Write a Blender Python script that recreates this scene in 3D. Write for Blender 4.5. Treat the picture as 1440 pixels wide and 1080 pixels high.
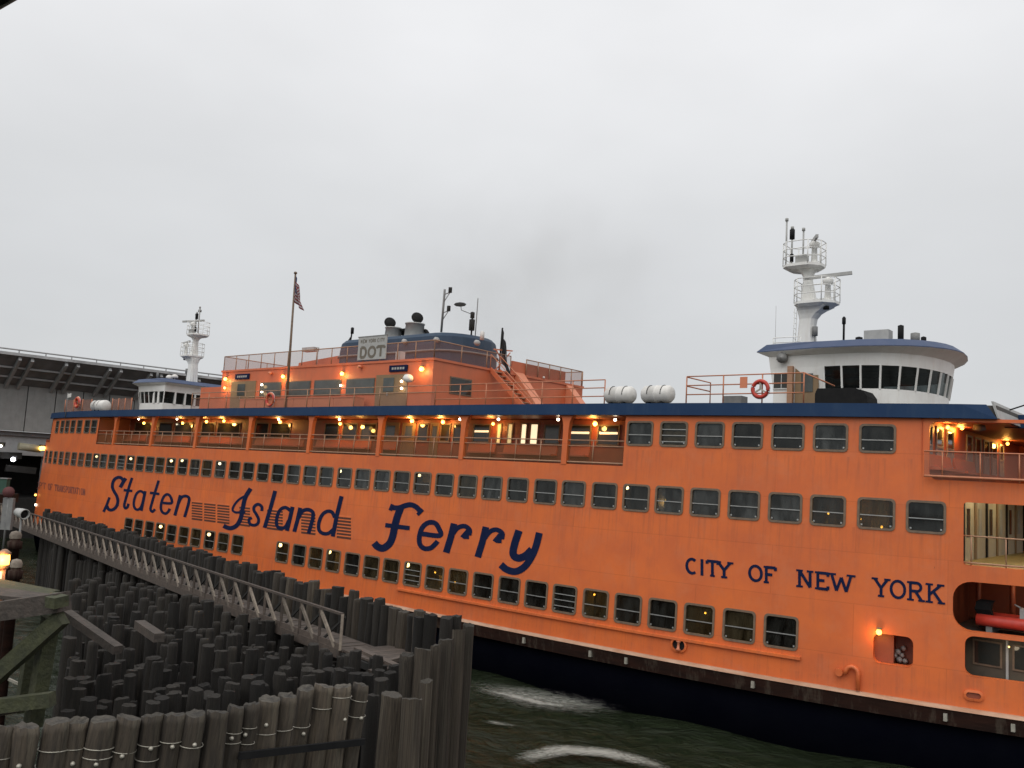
import bpy, bmesh, math, random
import numpy as np
from mathutils import Matrix, Vector, Euler
random.seed(7); np.random.seed(7)
R=math.radians
for _o in list(bpy.data.objects): bpy.data.objects.remove(_o)
scene=bpy.context.scene; COL=scene.collection
# ---------------------------------------------------------------- camera geometry (metres; water at z = 0)
F=1242.69; PITCH=.10349; ROLL=.05599; HC=9.75; U=1.66
def _cam():
    P,R=PITCH,ROLL
    f=np.array([0,math.cos(P),math.sin(P)]);r=np.array([1,0,0.]);u=np.cross(r,f)
    c,s=math.cos(R),math.sin(R)
    return f,r*c+u*s,-r*s+u*c
CF,CR,CU=_cam()
CAM=np.array([0,0,HC])
def ray(x,y): return CF+CR*(x-720)/F+CU*(540-y)/F
def proj(p):
    d=np.asarray(p,float)-CAM; w=d@CF
    return 720+F*(d@CR)/w,540-F*(d@CU)/w
ZW=HC-4.3193*U; ZM=HC-.3939*U; ZL=HC-3.2805*U; ZB=HC+1.8107*U; ZT=HC+2.1294*U
TB=.047
# plan curve of the near side
_S=np.linspace(-7,52,1181)
_th=lambda s:.71949-.01252*(s-22)/22-.03998*((s-22)/22)**2+.18679*((s-22)/22)**3
def _curve():
    th=_th(_S);dx=-np.cos(th);dy=np.sin(th);h=(_S[1]-_S[0])*U
    X=np.concatenate([[0],np.cumsum((dx[1:]+dx[:-1])/2*h)]);Y=np.concatenate([[0],np.cumsum((dy[1:]+dy[:-1])/2*h)])
    i=np.argmin(abs(_S)); return X-X[i]+9.17153*U,Y-Y[i]+19.56983*U
_X,_Y=_curve()
TA=.705
EA=np.array([math.cos(TA),-math.sin(TA),0]);EN=np.array([math.sin(TA),math.cos(TA),0])
O=np.array([np.interp(22,_S,_X),np.interp(22,_S,_Y),0])
def W2S(p): d=np.asarray(p,float)-O; return np.array([d@EA,d@EN,d[2]])
def S2W(p): return O+EA*p[0]+EN*p[1]+np.array([0,0,p[2]])
CS=W2S(CAM)
def hp(s,z,out=0.):
    """point of the near side in the ship frame; out>0 = outboard"""
    th=_th(s); n=-out+TB*max(0,z-ZW)
    return W2S((np.interp(s,_S,_X)+n*math.sin(th),np.interp(s,_S,_Y)+n*math.cos(th),z))
def ps(p): return proj(S2W(p))
def h2(x,y,out=0.):
    s,z=8.,9.
    for _ in range(14):
        q=ps(hp(s,z,out)); q1=ps(hp(s+.01,z,out)); q2=ps(hp(s,z+.01,out))
        J=np.array([[(q1[0]-q[0]),(q2[0]-q[0])],[(q1[1]-q[1]),(q2[1]-q[1])]])/.01
        d=np.linalg.solve(J,[x-q[0],y-q[1]])
        s=min(51,max(-6.9,s+max(-8,min(8,d[0])))); z+=max(-5,min(5,d[1]))
    return s,z
def Q(x,y,n):
    """ray through a picture point met with the lengthwise plane n metres inboard -> ship frame point"""
    r=ray(x,y); t=(n-CS[1])/(r@EN); return W2S(CAM+r*t)
def QA(x,y,a):
    r=ray(x,y); t=(a-CS[0])/(r@EA); return W2S(CAM+r*t)
def G(x,y,z): r=ray(x,y); return CAM+r*((z-HC)/r[2])
def D(x,y,Y): r=ray(x,y); return CAM+r*(Y/r[1])
# ---------------------------------------------------------------- camera, sky, sun, exposure
cd=bpy.data.cameras.new('camera'); co=bpy.data.objects.new('camera',cd); COL.objects.link(co)
cd.sensor_fit='HORIZONTAL'; cd.sensor_width=36; cd.lens=36*F/1440; cd.clip_start=.1; cd.clip_end=6000
co.matrix_world=Matrix(((CR[0],CU[0],-CF[0],0),(CR[1],CU[1],-CF[1],0),(CR[2],CU[2],-CF[2],HC),(0,0,0,1)))
scene.camera=co
scene.render.engine='CYCLES'
scene.cycles.use_denoising=True
scene.cycles.max_bounces=8; scene.cycles.transparent_max_bounces=24
scene.cycles.caustics_reflective=False; scene.cycles.caustics_refractive=False
scene.cycles.sample_clamp_indirect=4
scene.cycles.volume_step_rate=2
SUN_EL,SUN_AZ=R(52),R(205)      # azimuth clockwise from +Y: behind the camera, a little to its left
world=bpy.data.worlds.new('World'); scene.world=world; world.use_nodes=True
def build_world():
    nt=world.node_tree; N=nt.nodes; L=nt.links; N.clear()
    out=N.new('ShaderNodeOutputWorld'); bg=N.new('ShaderNodeBackground'); L.new(bg.outputs[0],out.inputs[0])
    sky=N.new('ShaderNodeTexSky'); sky.sky_type='NISHITA'; sky.sun_disc=False
    sky.sun_elevation=SUN_EL; sky.sun_rotation=SUN_AZ
    tc=N.new('ShaderNodeTexCoord'); sp=N.new('ShaderNodeSeparateXYZ'); L.new(tc.outputs['Generated'],sp.inputs[0])
    ramp=N.new('ShaderNodeValToRGB'); e=ramp.color_ramp.elements
    L.new(sp.outputs[2],ramp.inputs[0])
    e[0].position=0; e[0].color=(6.5,6.6,6.72,1); e[1].position=1; e[1].color=(11,11,11.1,1)
    for p,c in ((.12,(6.7,6.8,6.9)),(.3,(7.55,7.63,7.72)),(.45,(8.9,8.93,9.05))):
        k=e.new(p); k.color=(*c,1)
    # low cloud: broad soft mottling
    mp=N.new('ShaderNodeMapping'); mp.inputs['Scale'].default_value=(1.6,1.6,3.2); L.new(tc.outputs['Generated'],mp.inputs[0])
    nz=N.new('ShaderNodeTexNoise'); nz.inputs['Scale'].default_value=1.5; nz.inputs['Detail'].default_value=4; nz.inputs['Roughness'].default_value=.5
    L.new(mp.outputs[0],nz.inputs[0])
    mr=N.new('ShaderNodeMapRange'); mr.inputs[1].default_value=.3; mr.inputs[2].default_value=.7; mr.inputs[3].default_value=.93; mr.inputs[4].default_value=1.05
    L.new(nz.outputs[0],mr.inputs[0])
    mu=N.new('ShaderNodeMixRGB'); mu.blend_type='MULTIPLY'; mu.inputs[0].default_value=1
    L.new(ramp.outputs[0],mu.inputs[1]); L.new(mr.outputs[0],mu.inputs[2])
    mx=N.new('ShaderNodeMixRGB'); mx.inputs[0].default_value=.94      # thick cloud in front of the blue sky
    L.new(sky.outputs[0],mx.inputs[1]); L.new(mu.outputs[0],mx.inputs[2])
    L.new(mx.outputs[0],bg.inputs[0]); bg.inputs[1].default_value=.1
build_world()
sl=bpy.data.lights.new('sun','SUN'); sl.energy=1.3; sl.angle=R(70); sl.color=(1,.97,.93)
so=bpy.data.objects.new('sun',sl); COL.objects.link(so)
_d=Vector((math.sin(SUN_AZ)*math.cos(SUN_EL),math.cos(SUN_AZ)*math.cos(SUN_EL),math.sin(SUN_EL)))
so.rotation_euler=_d.to_track_quat('Z','Y').to_euler()
vs=scene.view_settings; vs.view_transform='Standard'; vs.look='None'; vs.exposure=0; vs.gamma=1; vs.use_curve_mapping=False

# ---------------------------------------------------------------- helpers
class MB:
    def __init__(s): s.v=[];s.f=[];s.m=[];s.sm=[]
    def add(s,vs,fs,mi=0,sm=False):
        o=len(s.v); s.v+=[tuple(float(c) for c in p) for p in vs]
        for f in fs: s.f.append(tuple(i+o for i in f)); s.m.append(mi); s.sm.append(sm)
        return s
    def quad(s,a,b,c,d,mi=0): return s.add((a,b,c,d),((0,1,2,3),),mi)
    def obox(s,c,x,y,z,mi=0):
        """box from its centre and three half vectors"""
        c,x,y,z=(np.asarray(k,float) for k in (c,x,y,z)); P=[c+i*x+j*y+k*z for i in(-1,1) for j in(-1,1) for k in(-1,1)]
        return s.add(P,((0,1,3,2),(4,6,7,5),(0,4,5,1),(2,3,7,6),(0,2,6,4),(1,5,7,3)),mi)
    def box(s,x0,x1,y0,y1,z0,z1,mi=0):
        return s.obox(((x0+x1)/2,(y0+y1)/2,(z0+z1)/2),((x1-x0)/2,0,0),(0,(y1-y0)/2,0),(0,0,(z1-z0)/2),mi)
    def bar(s,p,q,w,h=None,up=(0,0,1),mi=0):
        p=np.asarray(p,float);q=np.asarray(q,float);d=(q-p);l=np.linalg.norm(d);d=d/l
        u=np.asarray(up,float); sd=np.cross(d,u)
        if np.linalg.norm(sd)<1e-3: sd=np.cross(d,(1,0,.01))
        sd/=np.linalg.norm(sd); u=np.cross(sd,d)
        return s.obox((p+q)/2,d*l/2,sd*w/2,u*(h or w)/2,mi)
    def tube(s,pts,r,n=8,mi=0,r2=None,cap=True):
        pts=[np.asarray(p,float) for p in pts]; rings=[]; N=len(pts)
        for i,p in enumerate(pts):
            d=pts[min(i+1,N-1)]-pts[max(i-1,0)]; d=d/np.linalg.norm(d)
            a=np.cross(d,(0,0,1)) if abs(d[2])<.95 else np.cross(d,(1,0,0)); a/=np.linalg.norm(a); b=np.cross(d,a)
            rr=r if r2 is None else r+(r2-r)*i/(N-1)
            if isinstance(r,(list,tuple)): rr=r[i]
            rings.append([p+rr*(math.cos(2*math.pi*k/n)*a+math.sin(2*math.pi*k/n)*b) for k in range(n)])
        V=[p for g in rings for p in g]; Fc=[(i*n+k,i*n+(k+1)%n,(i+1)*n+(k+1)%n,(i+1)*n+k) for i in range(N-1) for k in range(n)]
        s.add(V,Fc,mi,True)
        if cap: s.add(rings[0],(tuple(range(n))[::-1],),mi); s.add(rings[-1],(tuple(range(n)),),mi)
        return s
    def lathe(s,c,prof,n=16,mi=0,axis=(0,0,1),sm=True):
        """profile of (radius, height) about an axis through c"""
        c=np.asarray(c,float); ax=np.asarray(axis,float); ax/=np.linalg.norm(ax)
        a=np.cross(ax,(1,0,0)) if abs(ax[0])<.9 else np.cross(ax,(0,1,0)); a/=np.linalg.norm(a); b=np.cross(ax,a)
        V=[c+ax*h+max(r,1e-4)*(math.cos(2*math.pi*k/n)*a+math.sin(2*math.pi*k/n)*b) for r,h in prof for k in range(n)]
        Fc=[(i*n+k,i*n+(k+1)%n,(i+1)*n+(k+1)%n,(i+1)*n+k) for i in range(len(prof)-1) for k in range(n)]
        return s.add(V,Fc,mi,sm)
    def prism(s,pts,ext,mi=0):
        """polygon (3d points) pushed along ext"""
        P=[np.asarray(p,float) for p in pts]; e=np.asarray(ext,float); n=len(P)
        return s.add(P+[p+e for p in P],(tuple(range(n))[::-1],tuple(range(n,2*n)))+tuple((i,(i+1)%n,(i+1)%n+n,i+n) for i in range(n)),mi)
    def loft(s,loops,mi=0,sm=False,caps=True,closed=True):
        n=len(loops[0]); V=[p for l in loops for p in l]; m=n if closed else n-1
        s.add(V,[(i*n+k,i*n+(k+1)%n,(i+1)*n+(k+1)%n,(i+1)*n+k) for i in range(len(loops)-1) for k in range(m)],mi,sm)
        if caps: s.add(loops[0],(tuple(range(n))[::-1],),mi); s.add(loops[-1],(tuple(range(n)),),mi)
        return s
    def ball(s,c,r,n=10,mi=0,sq=(1,1,1)):
        c=np.asarray(c,float); V=[];m=n//2+1
        for i in range(m):
            t=math.pi*i/(m-1)
            for k in range(n): V.append(c+np.array((math.sin(t)*math.cos(2*math.pi*k/n)*sq[0],math.sin(t)*math.sin(2*math.pi*k/n)*sq[1],math.cos(t)*sq[2]))*r)
        return s.add(V,[(i*n+k,(i+1)*n+k,(i+1)*n+(k+1)%n,i*n+(k+1)%n) for i in range(m-1) for k in range(n)],mi,True)
    def mesh(s,name,mats):
        me=bpy.data.meshes.new(name); me.from_pydata(s.v,[],s.f)
        mats=mats if isinstance(mats,(list,tuple)) else [mats]
        for m in mats: me.materials.append(m)
        me.polygons.foreach_set('material_index',s.m); me.polygons.foreach_set('use_smooth',s.sm)
        bm=bmesh.new(); bm.from_mesh(me); bmesh.ops.remove_doubles(bm,verts=bm.verts,dist=1e-5); bmesh.ops.recalc_face_normals(bm,faces=bm.faces); bm.to_mesh(me); bm.free()
        me.update(); return me
    def build(s,name,mats,parent=None):
        return link(name,s.mesh(name,mats),parent)
def link(name,me,parent=None,mat=None):
    o=bpy.data.objects.new(name,me); COL.objects.link(o)
    if parent is not None: o.parent=parent
    if mat is not None: o.matrix_basis=mat
    return o
def tag(o,label=None,cat=None,group=None,kind=None):
    if label: o['label']=label
    if cat: o['category']=cat
    if group: o['group']=group
    if kind: o['kind']=kind
    return o
def empty(name,label,cat,mat=None,group=None):
    o=bpy.data.objects.new(name,None); COL.objects.link(o); o.empty_display_size=.5
    if mat is not None: o.matrix_world=mat
    return tag(o,label,cat,group)
SHIPM=Matrix(((EA[0],EN[0],0,O[0]),(EA[1],EN[1],0,O[1]),(0,0,1,0),(0,0,0,1)))
def ship_thing(name,label,cat,p=(0,0,0),group=None): return empty(name,label,cat,SHIPM@Matrix.Translation(p),group)

# ---------------------------------------------------------------- materials
def mat(name,c1,c2=None,rough=.6,scale=3.,stretch=(1,1,1),detail=5,bump=0.,bscale=None,metal=0.,streak=None,streak_amt=.3,rand=0.,spec=.5,coat=0.):
    m=bpy.data.materials.new(name); m.use_nodes=True; nt=m.node_tree; N=nt.nodes; L=nt.links
    b=N['Principled BSDF']; b.inputs['Roughness'].default_value=rough; b.inputs['Metallic'].default_value=metal
    b.inputs['Specular IOR Level'].default_value=spec; b.inputs['Coat Weight'].default_value=coat
    tc=N.new('ShaderNodeTexCoord'); mp=N.new('ShaderNodeMapping'); mp.inputs['Scale'].default_value=stretch; L.new(tc.outputs['Object'],mp.inputs[0])
    nz=N.new('ShaderNodeTexNoise'); nz.inputs['Scale'].default_value=scale; nz.inputs['Detail'].default_value=detail; nz.inputs['Roughness'].default_value=.6
    L.new(mp.outputs[0],nz.inputs[0])
    mr=N.new('ShaderNodeMapRange'); mr.inputs[1].default_value=.32; mr.inputs[2].default_value=.68; L.new(nz.outputs[0],mr.inputs[0])
    mx=N.new('ShaderNodeMixRGB'); L.new(mr.outputs[0],mx.inputs[0]); mx.inputs[1].default_value=(*c1,1); mx.inputs[2].default_value=(*(c2 or tuple(k*.8 for k in c1)),1)
    col=mx.outputs[0]
    if streak:
        m2=N.new('ShaderNodeMapping'); m2.inputs['Scale'].default_value=(1.5,1.5,.2); L.new(tc.outputs['Object'],m2.inputs[0])
        n2=N.new('ShaderNodeTexNoise'); n2.inputs['Scale'].default_value=1.7; n2.inputs['Detail'].default_value=6; n2.inputs['Roughness'].default_value=.7; L.new(m2.outputs[0],n2.inputs[0])
        r2=N.new('ShaderNodeMapRange'); r2.inputs[1].default_value=.52; r2.inputs[2].default_value=.8; r2.inputs[4].default_value=streak_amt; L.new(n2.outputs[0],r2.inputs[0])
        x2=N.new('ShaderNodeMixRGB'); L.new(r2.outputs[0],x2.inputs[0]); L.new(col,x2.inputs[1]); x2.inputs[2].default_value=(*streak,1); col=x2.outputs[0]
    if rand:
        oi=N.new('ShaderNodeObjectInfo'); r3=N.new('ShaderNodeMapRange'); r3.inputs[3].default_value=1-rand; r3.inputs[4].default_value=1+rand; L.new(oi.outputs['Random'],r3.inputs[0])
        x3=N.new('ShaderNodeMixRGB'); x3.blend_type='MULTIPLY'; x3.inputs[0].default_value=1; L.new(col,x3.inputs[1]); L.new(r3.outputs[0],x3.inputs[2]); col=x3.outputs[0]
    L.new(col,b.inputs['Base Color'])
    if bump:
        n4=N.new('ShaderNodeTexNoise'); n4.inputs['Scale'].default_value=bscale or scale*3; n4.inputs['Detail'].default_value=4; L.new(mp.outputs[0],n4.inputs[0])
        bp=N.new('ShaderNodeBump'); bp.inputs['Strength'].default_value=bump; bp.inputs['Distance'].default_value=.05; L.new(n4.outputs[0],bp.inputs['Height']); L.new(bp.outputs[0],b.inputs['Normal'])
    m['col']=0; return m
def emit(name,c,s):
    m=bpy.data.materials.new(name); m.use_nodes=True; N=m.node_tree.nodes; b=N['Principled BSDF']
    b.inputs['Base Color'].default_value=(*c,1); b.inputs['Emission Color'].default_value=(*c,1); b.inputs['Emission Strength'].default_value=s; return m
def glass(name,tint,clear,rough=.06):
    m=bpy.data.materials.new(name); m.use_nodes=True; nt=m.node_tree; N=nt.nodes; L=nt.links; N.clear()
    o=N.new('ShaderNodeOutputMaterial'); t=N.new('ShaderNodeBsdfTransparent'); t.inputs[0].default_value=(*clear,1)
    d=N.new('ShaderNodeBsdfDiffuse'); d.inputs[0].default_value=(*tint,1)
    x=N.new('ShaderNodeMixShader'); tc=N.new('ShaderNodeTexCoord'); oi=N.new('ShaderNodeObjectInfo'); vm=N.new('ShaderNodeVectorMath'); vm.operation='ADD'; sc=N.new('ShaderNodeMath'); sc.operation='MULTIPLY'; sc.inputs[1].default_value=37
    L.new(oi.outputs['Random'],sc.inputs[0]); L.new(tc.outputs['Object'],vm.inputs[0]); L.new(sc.outputs[0],vm.inputs[1])
    mp=N.new('ShaderNodeMapping'); mp.inputs['Scale'].default_value=(2.6,1,.8); L.new(vm.outputs[0],mp.inputs[0]); nz=N.new('ShaderNodeTexNoise'); nz.inputs['Scale'].default_value=1.3; nz.inputs['Detail'].default_value=4; L.new(mp.outputs[0],nz.inputs[0])
    r=N.new('ShaderNodeMapRange'); r.inputs[1].default_value=.35; r.inputs[2].default_value=.75; r.inputs[3].default_value=.06; r.inputs[4].default_value=.5; L.new(nz.outputs[0],r.inputs[0]); L.new(r.outputs[0],x.inputs[0]); L.new(t.outputs[0],x.inputs[1]); L.new(d.outputs[0],x.inputs[2])  # patchy pane grime, also standing in for varied reflections
    g=N.new('ShaderNodeBsdfGlossy'); g.inputs['Roughness'].default_value=rough; g.inputs[0].default_value=(.8,.85,.85,1)
    fr=N.new('ShaderNodeFresnel'); fr.inputs[0].default_value=1.45
    ge=N.new('ShaderNodeNewGeometry'); iv=N.new('ShaderNodeMath'); iv.operation='SUBTRACT'; iv.inputs[0].default_value=1; L.new(ge.outputs['Backfacing'],iv.inputs[1])
    fm=N.new('ShaderNodeMath'); fm.operation='MULTIPLY'; L.new(fr.outputs[0],fm.inputs[0]); L.new(iv.outputs[0],fm.inputs[1])
    y=N.new('ShaderNodeMixShader'); L.new(fm.outputs[0],y.inputs[0]); L.new(x.outputs[0],y.inputs[1]); L.new(g.outputs[0],y.inputs[2]); L.new(y.outputs[0],o.inputs[0]); return m
def wiremesh(name,c,cover):
    """wire netting too fine to see wire by wire"""
    m=bpy.data.materials.new(name); m.use_nodes=True; nt=m.node_tree; N=nt.nodes; L=nt.links; N.clear()
    o=N.new('ShaderNodeOutputMaterial'); t=N.new('ShaderNodeBsdfTransparent'); d=N.new('ShaderNodeBsdfDiffuse'); d.inputs[0].default_value=(*c,1)
    x=N.new('ShaderNodeMixShader'); x.inputs[0].default_value=cover; L.new(t.outputs[0],x.inputs[1]); L.new(d.outputs[0],x.inputs[2]); L.new(x.outputs[0],o.inputs[0]); return m
def hull_paint():
    m=mat('ferry_orange_paint',(.75,.168,.036),(.61,.135,.04),rough=.5,scale=.55,streak=(.42,.11,.05),streak_amt=.5,bump=.16,bscale=1.1,spec=.4)
    nt=m.node_tree; N=nt.nodes; L=nt.links; b=N['Principled BSDF']
    src=b.inputs['Base Color'].links[0].from_socket
    tc=N.new('ShaderNodeTexCoord'); sp=N.new('ShaderNodeSeparateXYZ'); cb=N.new('ShaderNodeCombineXYZ'); L.new(tc.outputs['Object'],sp.inputs[0])
    L.new(sp.outputs[0],cb.inputs[0]); L.new(sp.outputs[2],cb.inputs[1])
    br=N.new('ShaderNodeTexBrick'); br.inputs['Scale'].default_value=1; br.inputs['Brick Width'].default_value=6.2; br.inputs['Row Height'].default_value=1.9; br.inputs['Mortar Size'].default_value=.018; br.inputs['Mortar Smooth'].default_value=.6
    br.inputs['Color1'].default_value=(1,1,1,1); br.inputs['Color2'].default_value=(.88,.89,.9,1); br.inputs['Mortar'].default_value=(.78,.76,.74,1); L.new(cb.outputs[0],br.inputs[0])
    mu=N.new('ShaderNodeMixRGB'); mu.blend_type='MULTIPLY'; mu.inputs[0].default_value=.8; L.new(src,mu.inputs[1]); L.new(br.outputs[0],mu.inputs[2])
    # scuffed paler patches
    nz=N.new('ShaderNodeTexNoise'); nz.inputs['Scale'].default_value=.9; nz.inputs['Detail'].default_value=8; nz.inputs['Roughness'].default_value=.75; L.new(tc.outputs['Object'],nz.inputs[0])
    mr=N.new('ShaderNodeMapRange'); mr.inputs[1].default_value=.5; mr.inputs[2].default_value=.75; mr.inputs[4].default_value=.5; L.new(nz.outputs[0],mr.inputs[0])
    x=N.new('ShaderNodeMixRGB'); L.new(mr.outputs[0],x.inputs[0]); L.new(mu.outputs[0],x.inputs[1]); x.inputs[2].default_value=(.6,.19,.085,1)
    col=x.outputs[0]
    # rust and dirt runs below the window rows and the deck edge
    m3=N.new('ShaderNodeMapping'); m3.inputs['Scale'].default_value=(4.2,.5,.22); L.new(tc.outputs['Object'],m3.inputs[0])
    n3=N.new('ShaderNodeTexNoise'); n3.inputs['Scale'].default_value=1.6; n3.inputs['Detail'].default_value=5; n3.inputs['Roughness'].default_value=.65; L.new(m3.outputs[0],n3.inputs[0])
    r3=N.new('ShaderNodeMapRange'); r3.inputs[1].default_value=.5; r3.inputs[2].default_value=.72; L.new(n3.outputs[0],r3.inputs[0])
    tot=None
    for zt,ln in ((ZM-.56,1.9),(ZL-.6,1.1),(11.2,1.6),(ZW+.35,.4)):
        a=N.new('ShaderNodeMapRange'); a.inputs[1].default_value=zt-ln; a.inputs[2].default_value=zt; L.new(sp.outputs[2],a.inputs[0])
        lt=N.new('ShaderNodeMath'); lt.operation='LESS_THAN'; lt.inputs[1].default_value=zt; L.new(sp.outputs[2],lt.inputs[0])
        mm=N.new('ShaderNodeMath'); mm.operation='MULTIPLY'; L.new(a.outputs[0],mm.inputs[0]); L.new(lt.outputs[0],mm.inputs[1])
        if tot is None: tot=mm.outputs[0]
        else: ad=N.new('ShaderNodeMath'); ad.operation='MAXIMUM'; L.new(tot,ad.inputs[0]); L.new(mm.outputs[0],ad.inputs[1]); tot=ad.outputs[0]
    m4=N.new('ShaderNodeMath'); m4.operation='MULTIPLY'; L.new(tot,m4.inputs[0]); L.new(r3.outputs[0],m4.inputs[1])
    m5=N.new('ShaderNodeMath'); m5.operation='MULTIPLY'; m5.inputs[1].default_value=.55; L.new(m4.outputs[0],m5.inputs[0])
    x5=N.new('ShaderNodeMixRGB'); L.new(m5.outputs[0],x5.inputs[0]); L.new(col,x5.inputs[1]); x5.inputs[2].default_value=(.33,.09,.04,1)
    L.new(x5.outputs[0],b.inputs['Base Color']); return m
M={}
M['orange']=hull_paint()
M['orange2']=mat('deckhouse_orange_paint',(.62,.15,.06),(.54,.14,.06),rough=.5,scale=1.2,streak=(.36,.12,.06),streak_amt=.35)
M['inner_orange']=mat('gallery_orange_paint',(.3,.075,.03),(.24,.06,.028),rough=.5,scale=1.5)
M['lightorange']=mat('pale_orange_paint',(.7,.24,.12),(.62,.21,.11),rough=.5,scale=1.2)
M['blue']=mat('blue_fascia_paint',(.011,.033,.086),(.015,.041,.096),rough=.6,scale=.8,streak=(.06,.09,.13),streak_amt=.3,spec=.15)
M['roofblue']=mat('blue_roof_paint',(.06,.085,.15),(.08,.1,.165),rough=.6,scale=1.,spec=.2)
M['funnelblue']=mat('blue_funnel_paint',(.022,.046,.085),(.03,.055,.09),rough=.55,scale=1.2,spec=.25,streak=(.07,.09,.12),streak_amt=.4)
M['ink']=mat('navy_lettering_paint',(.006,.012,.045),(.01,.017,.055),rough=.7,scale=2.,spec=.08)
M['faded']=mat('faded_lettering_paint',(.2,.06,.045),(.25,.075,.05),rough=.6,scale=2.)
M['navyhull']=mat('dark_lower_hull_paint',(.0025,.003,.0065),(.004,.0045,.008),rough=.9,scale=.7,spec=.0)
M['strake']=mat('worn_rubbing_strake',(.02,.012,.01),(.04,.018,.013),rough=.85,spec=.1,scale=1.5,stretch=(.4,1,2),streak=(.2,.17,.13),streak_amt=.45,bump=.3)
M['cream']=mat('cream_stripe_paint',(.5,.35,.25),(.36,.2,.12),rough=.6,scale=2.5,stretch=(.5,1,1))
M['white']=mat('white_ship_paint',(.82,.82,.79),(.74,.73,.7),rough=.45,scale=1.2,streak=(.45,.38,.28),streak_amt=.3)
M['raft']=mat('white_fibreglass',(.72,.7,.66),(.62,.6,.56),rough=.35,scale=3)
M['grey']=mat('grey_paint',(.22,.22,.21),(.16,.16,.16),rough=.6,scale=3)
M['lightgrey']=mat('light_grey_paint',(.42,.42,.4),(.34,.34,.33),rough=.55,scale=3)
M['frame']=mat('window_frame_metal',(.2,.135,.085),(.13,.09,.06),rough=.6,scale=6)
M['bar']=mat('pale_metal',(.4,.4,.38),(.28,.28,.27),rough=.35,metal=.3)
M['rail']=mat('railing_brown_paint',(.4,.22,.13),(.3,.17,.1),rough=.5,scale=5)
M['railo']=mat('railing_orange_paint',(.55,.2,.1),(.42,.16,.08),rough=.5,scale=5)
M['tan']=mat('tan_door_paint',(.24,.16,.08),(.2,.13,.07),rough=.55,scale=2)
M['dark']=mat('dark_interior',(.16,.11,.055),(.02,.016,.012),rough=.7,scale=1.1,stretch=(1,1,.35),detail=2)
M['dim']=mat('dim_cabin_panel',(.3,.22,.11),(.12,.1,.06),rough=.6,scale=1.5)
M['store']=mat('store_room_paint',(.11,.085,.055),(.07,.055,.04),rough=.6,scale=1.5)
M['black']=mat('black_paint',(.01,.01,.011),(.016,.016,.016),rough=.75,scale=3,spec=.15)
M['deckgrey']=mat('deck_paint',(.1,.09,.075),(.07,.065,.06),rough=.7,scale=2)
M['yellowdeck']=mat('pale_lobby_floor',(.42,.33,.14),(.36,.28,.12),rough=.5,scale=2)
M['palewall']=mat('pale_lobby_panel',(.5,.45,.34),(.42,.37,.28),rough=.5,scale=2)
M['red']=mat('red_rubber',(.55,.05,.03),(.42,.04,.025),rough=.5,scale=4)
M['glassA']=glass('dark_window_glass',(.05,.05,.045),(.5,.47,.4))
M['glassB']=glass('brown_window_glass',(.09,.075,.045),(.62,.55,.4))
M['glassC']=glass('grey_window_glass',(.12,.125,.12),(.42,.42,.4))
M['glassP']=glass('bridge_window_glass',(.02,.024,.024),(.3,.33,.33))
M['netbrown']=wiremesh('railing_netting',(.2,.1,.05),.42)
M['netpink']=wiremesh('fence_netting',(.32,.17,.13),.34)
M['bulbw']=emit('white_bulb',(1,.86,.62),16)
M['bulby']=emit('warm_bulb',(1,.6,.13),5)
M['bulbo']=emit('amber_bulb',(1,.5,.1),4)
M['glowpanel']=emit('lit_saloon_light',(1,.8,.5),1.0)
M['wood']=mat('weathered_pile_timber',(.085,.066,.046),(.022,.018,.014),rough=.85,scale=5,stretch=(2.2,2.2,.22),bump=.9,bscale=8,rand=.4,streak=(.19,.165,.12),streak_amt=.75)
M['wooddark']=mat('dark_pile_timber',(.02,.0165,.0125),(.007,.006,.005),rough=.9,scale=5,stretch=(2.2,2.2,.22),bump=.9,bscale=8,rand=.5,streak=(.055,.045,.032),streak_amt=.6)  # darker version of the pile timber
M['woodend']=mat('cut_pile_top',(.085,.075,.06),(.03,.027,.023),rough=.9,scale=7,bump=.8,rand=.35)
M['woodend2']=mat('dark_pile_top',(.036,.031,.024),(.01,.009,.008),rough=.95,scale=7,bump=.8,rand=.5)
M['woodgreen']=mat('algae_green_timber',(.062,.066,.03),(.03,.034,.018),rough=.85,scale=4,stretch=(1,1,1),bump=.6,streak=(.1,.095,.06),streak_amt=.5)
M['plank']=mat('grey_gangway_timber',(.095,.072,.057),(.055,.043,.036),rough=.8,scale=6,bump=.4,rand=.25)
M['truss']=mat('pale_gangway_timber',(.26,.22,.175),(.15,.12,.095),rough=.8,scale=6,bump=.4,rand=.3)
M['cable']=mat('pale_steel_cable',(.5,.47,.4),(.3,.28,.23),rough=.5,metal=.3,scale=9)
M['concrete']=mat('terminal_wall_panel_paint',(.3,.3,.29),(.25,.25,.24),rough=.7,scale=1.2,rand=.08,streak=(.09,.09,.085),streak_amt=.4)
M['soffit']=mat('hazed_soffit_metal',(.24,.24,.245),(.17,.17,.175),rough=.7,scale=.8)  # grey lifted to put the missing distance haze into the colour
M['rib']=mat('hazed_rib_steel',(.42,.42,.42),(.34,.34,.34),rough=.6,scale=2)  # ribs lightened the same way, haze mixed into the steel colour
M['gutter']=mat('pale_gutter_metal',(.5,.5,.5),(.25,.25,.25),rough=.5,scale=.6)
M['wornbeam']=mat('dull_trestle_timber',(.075,.06,.05),(.035,.03,.025),rough=.85,scale=5,bump=.5,streak=(.12,.085,.07),streak_amt=.5)
M['pier']=mat('dark_pier_timber',(.02,.019,.017),(.012,.012,.011),rough=.9,scale=2)
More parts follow.
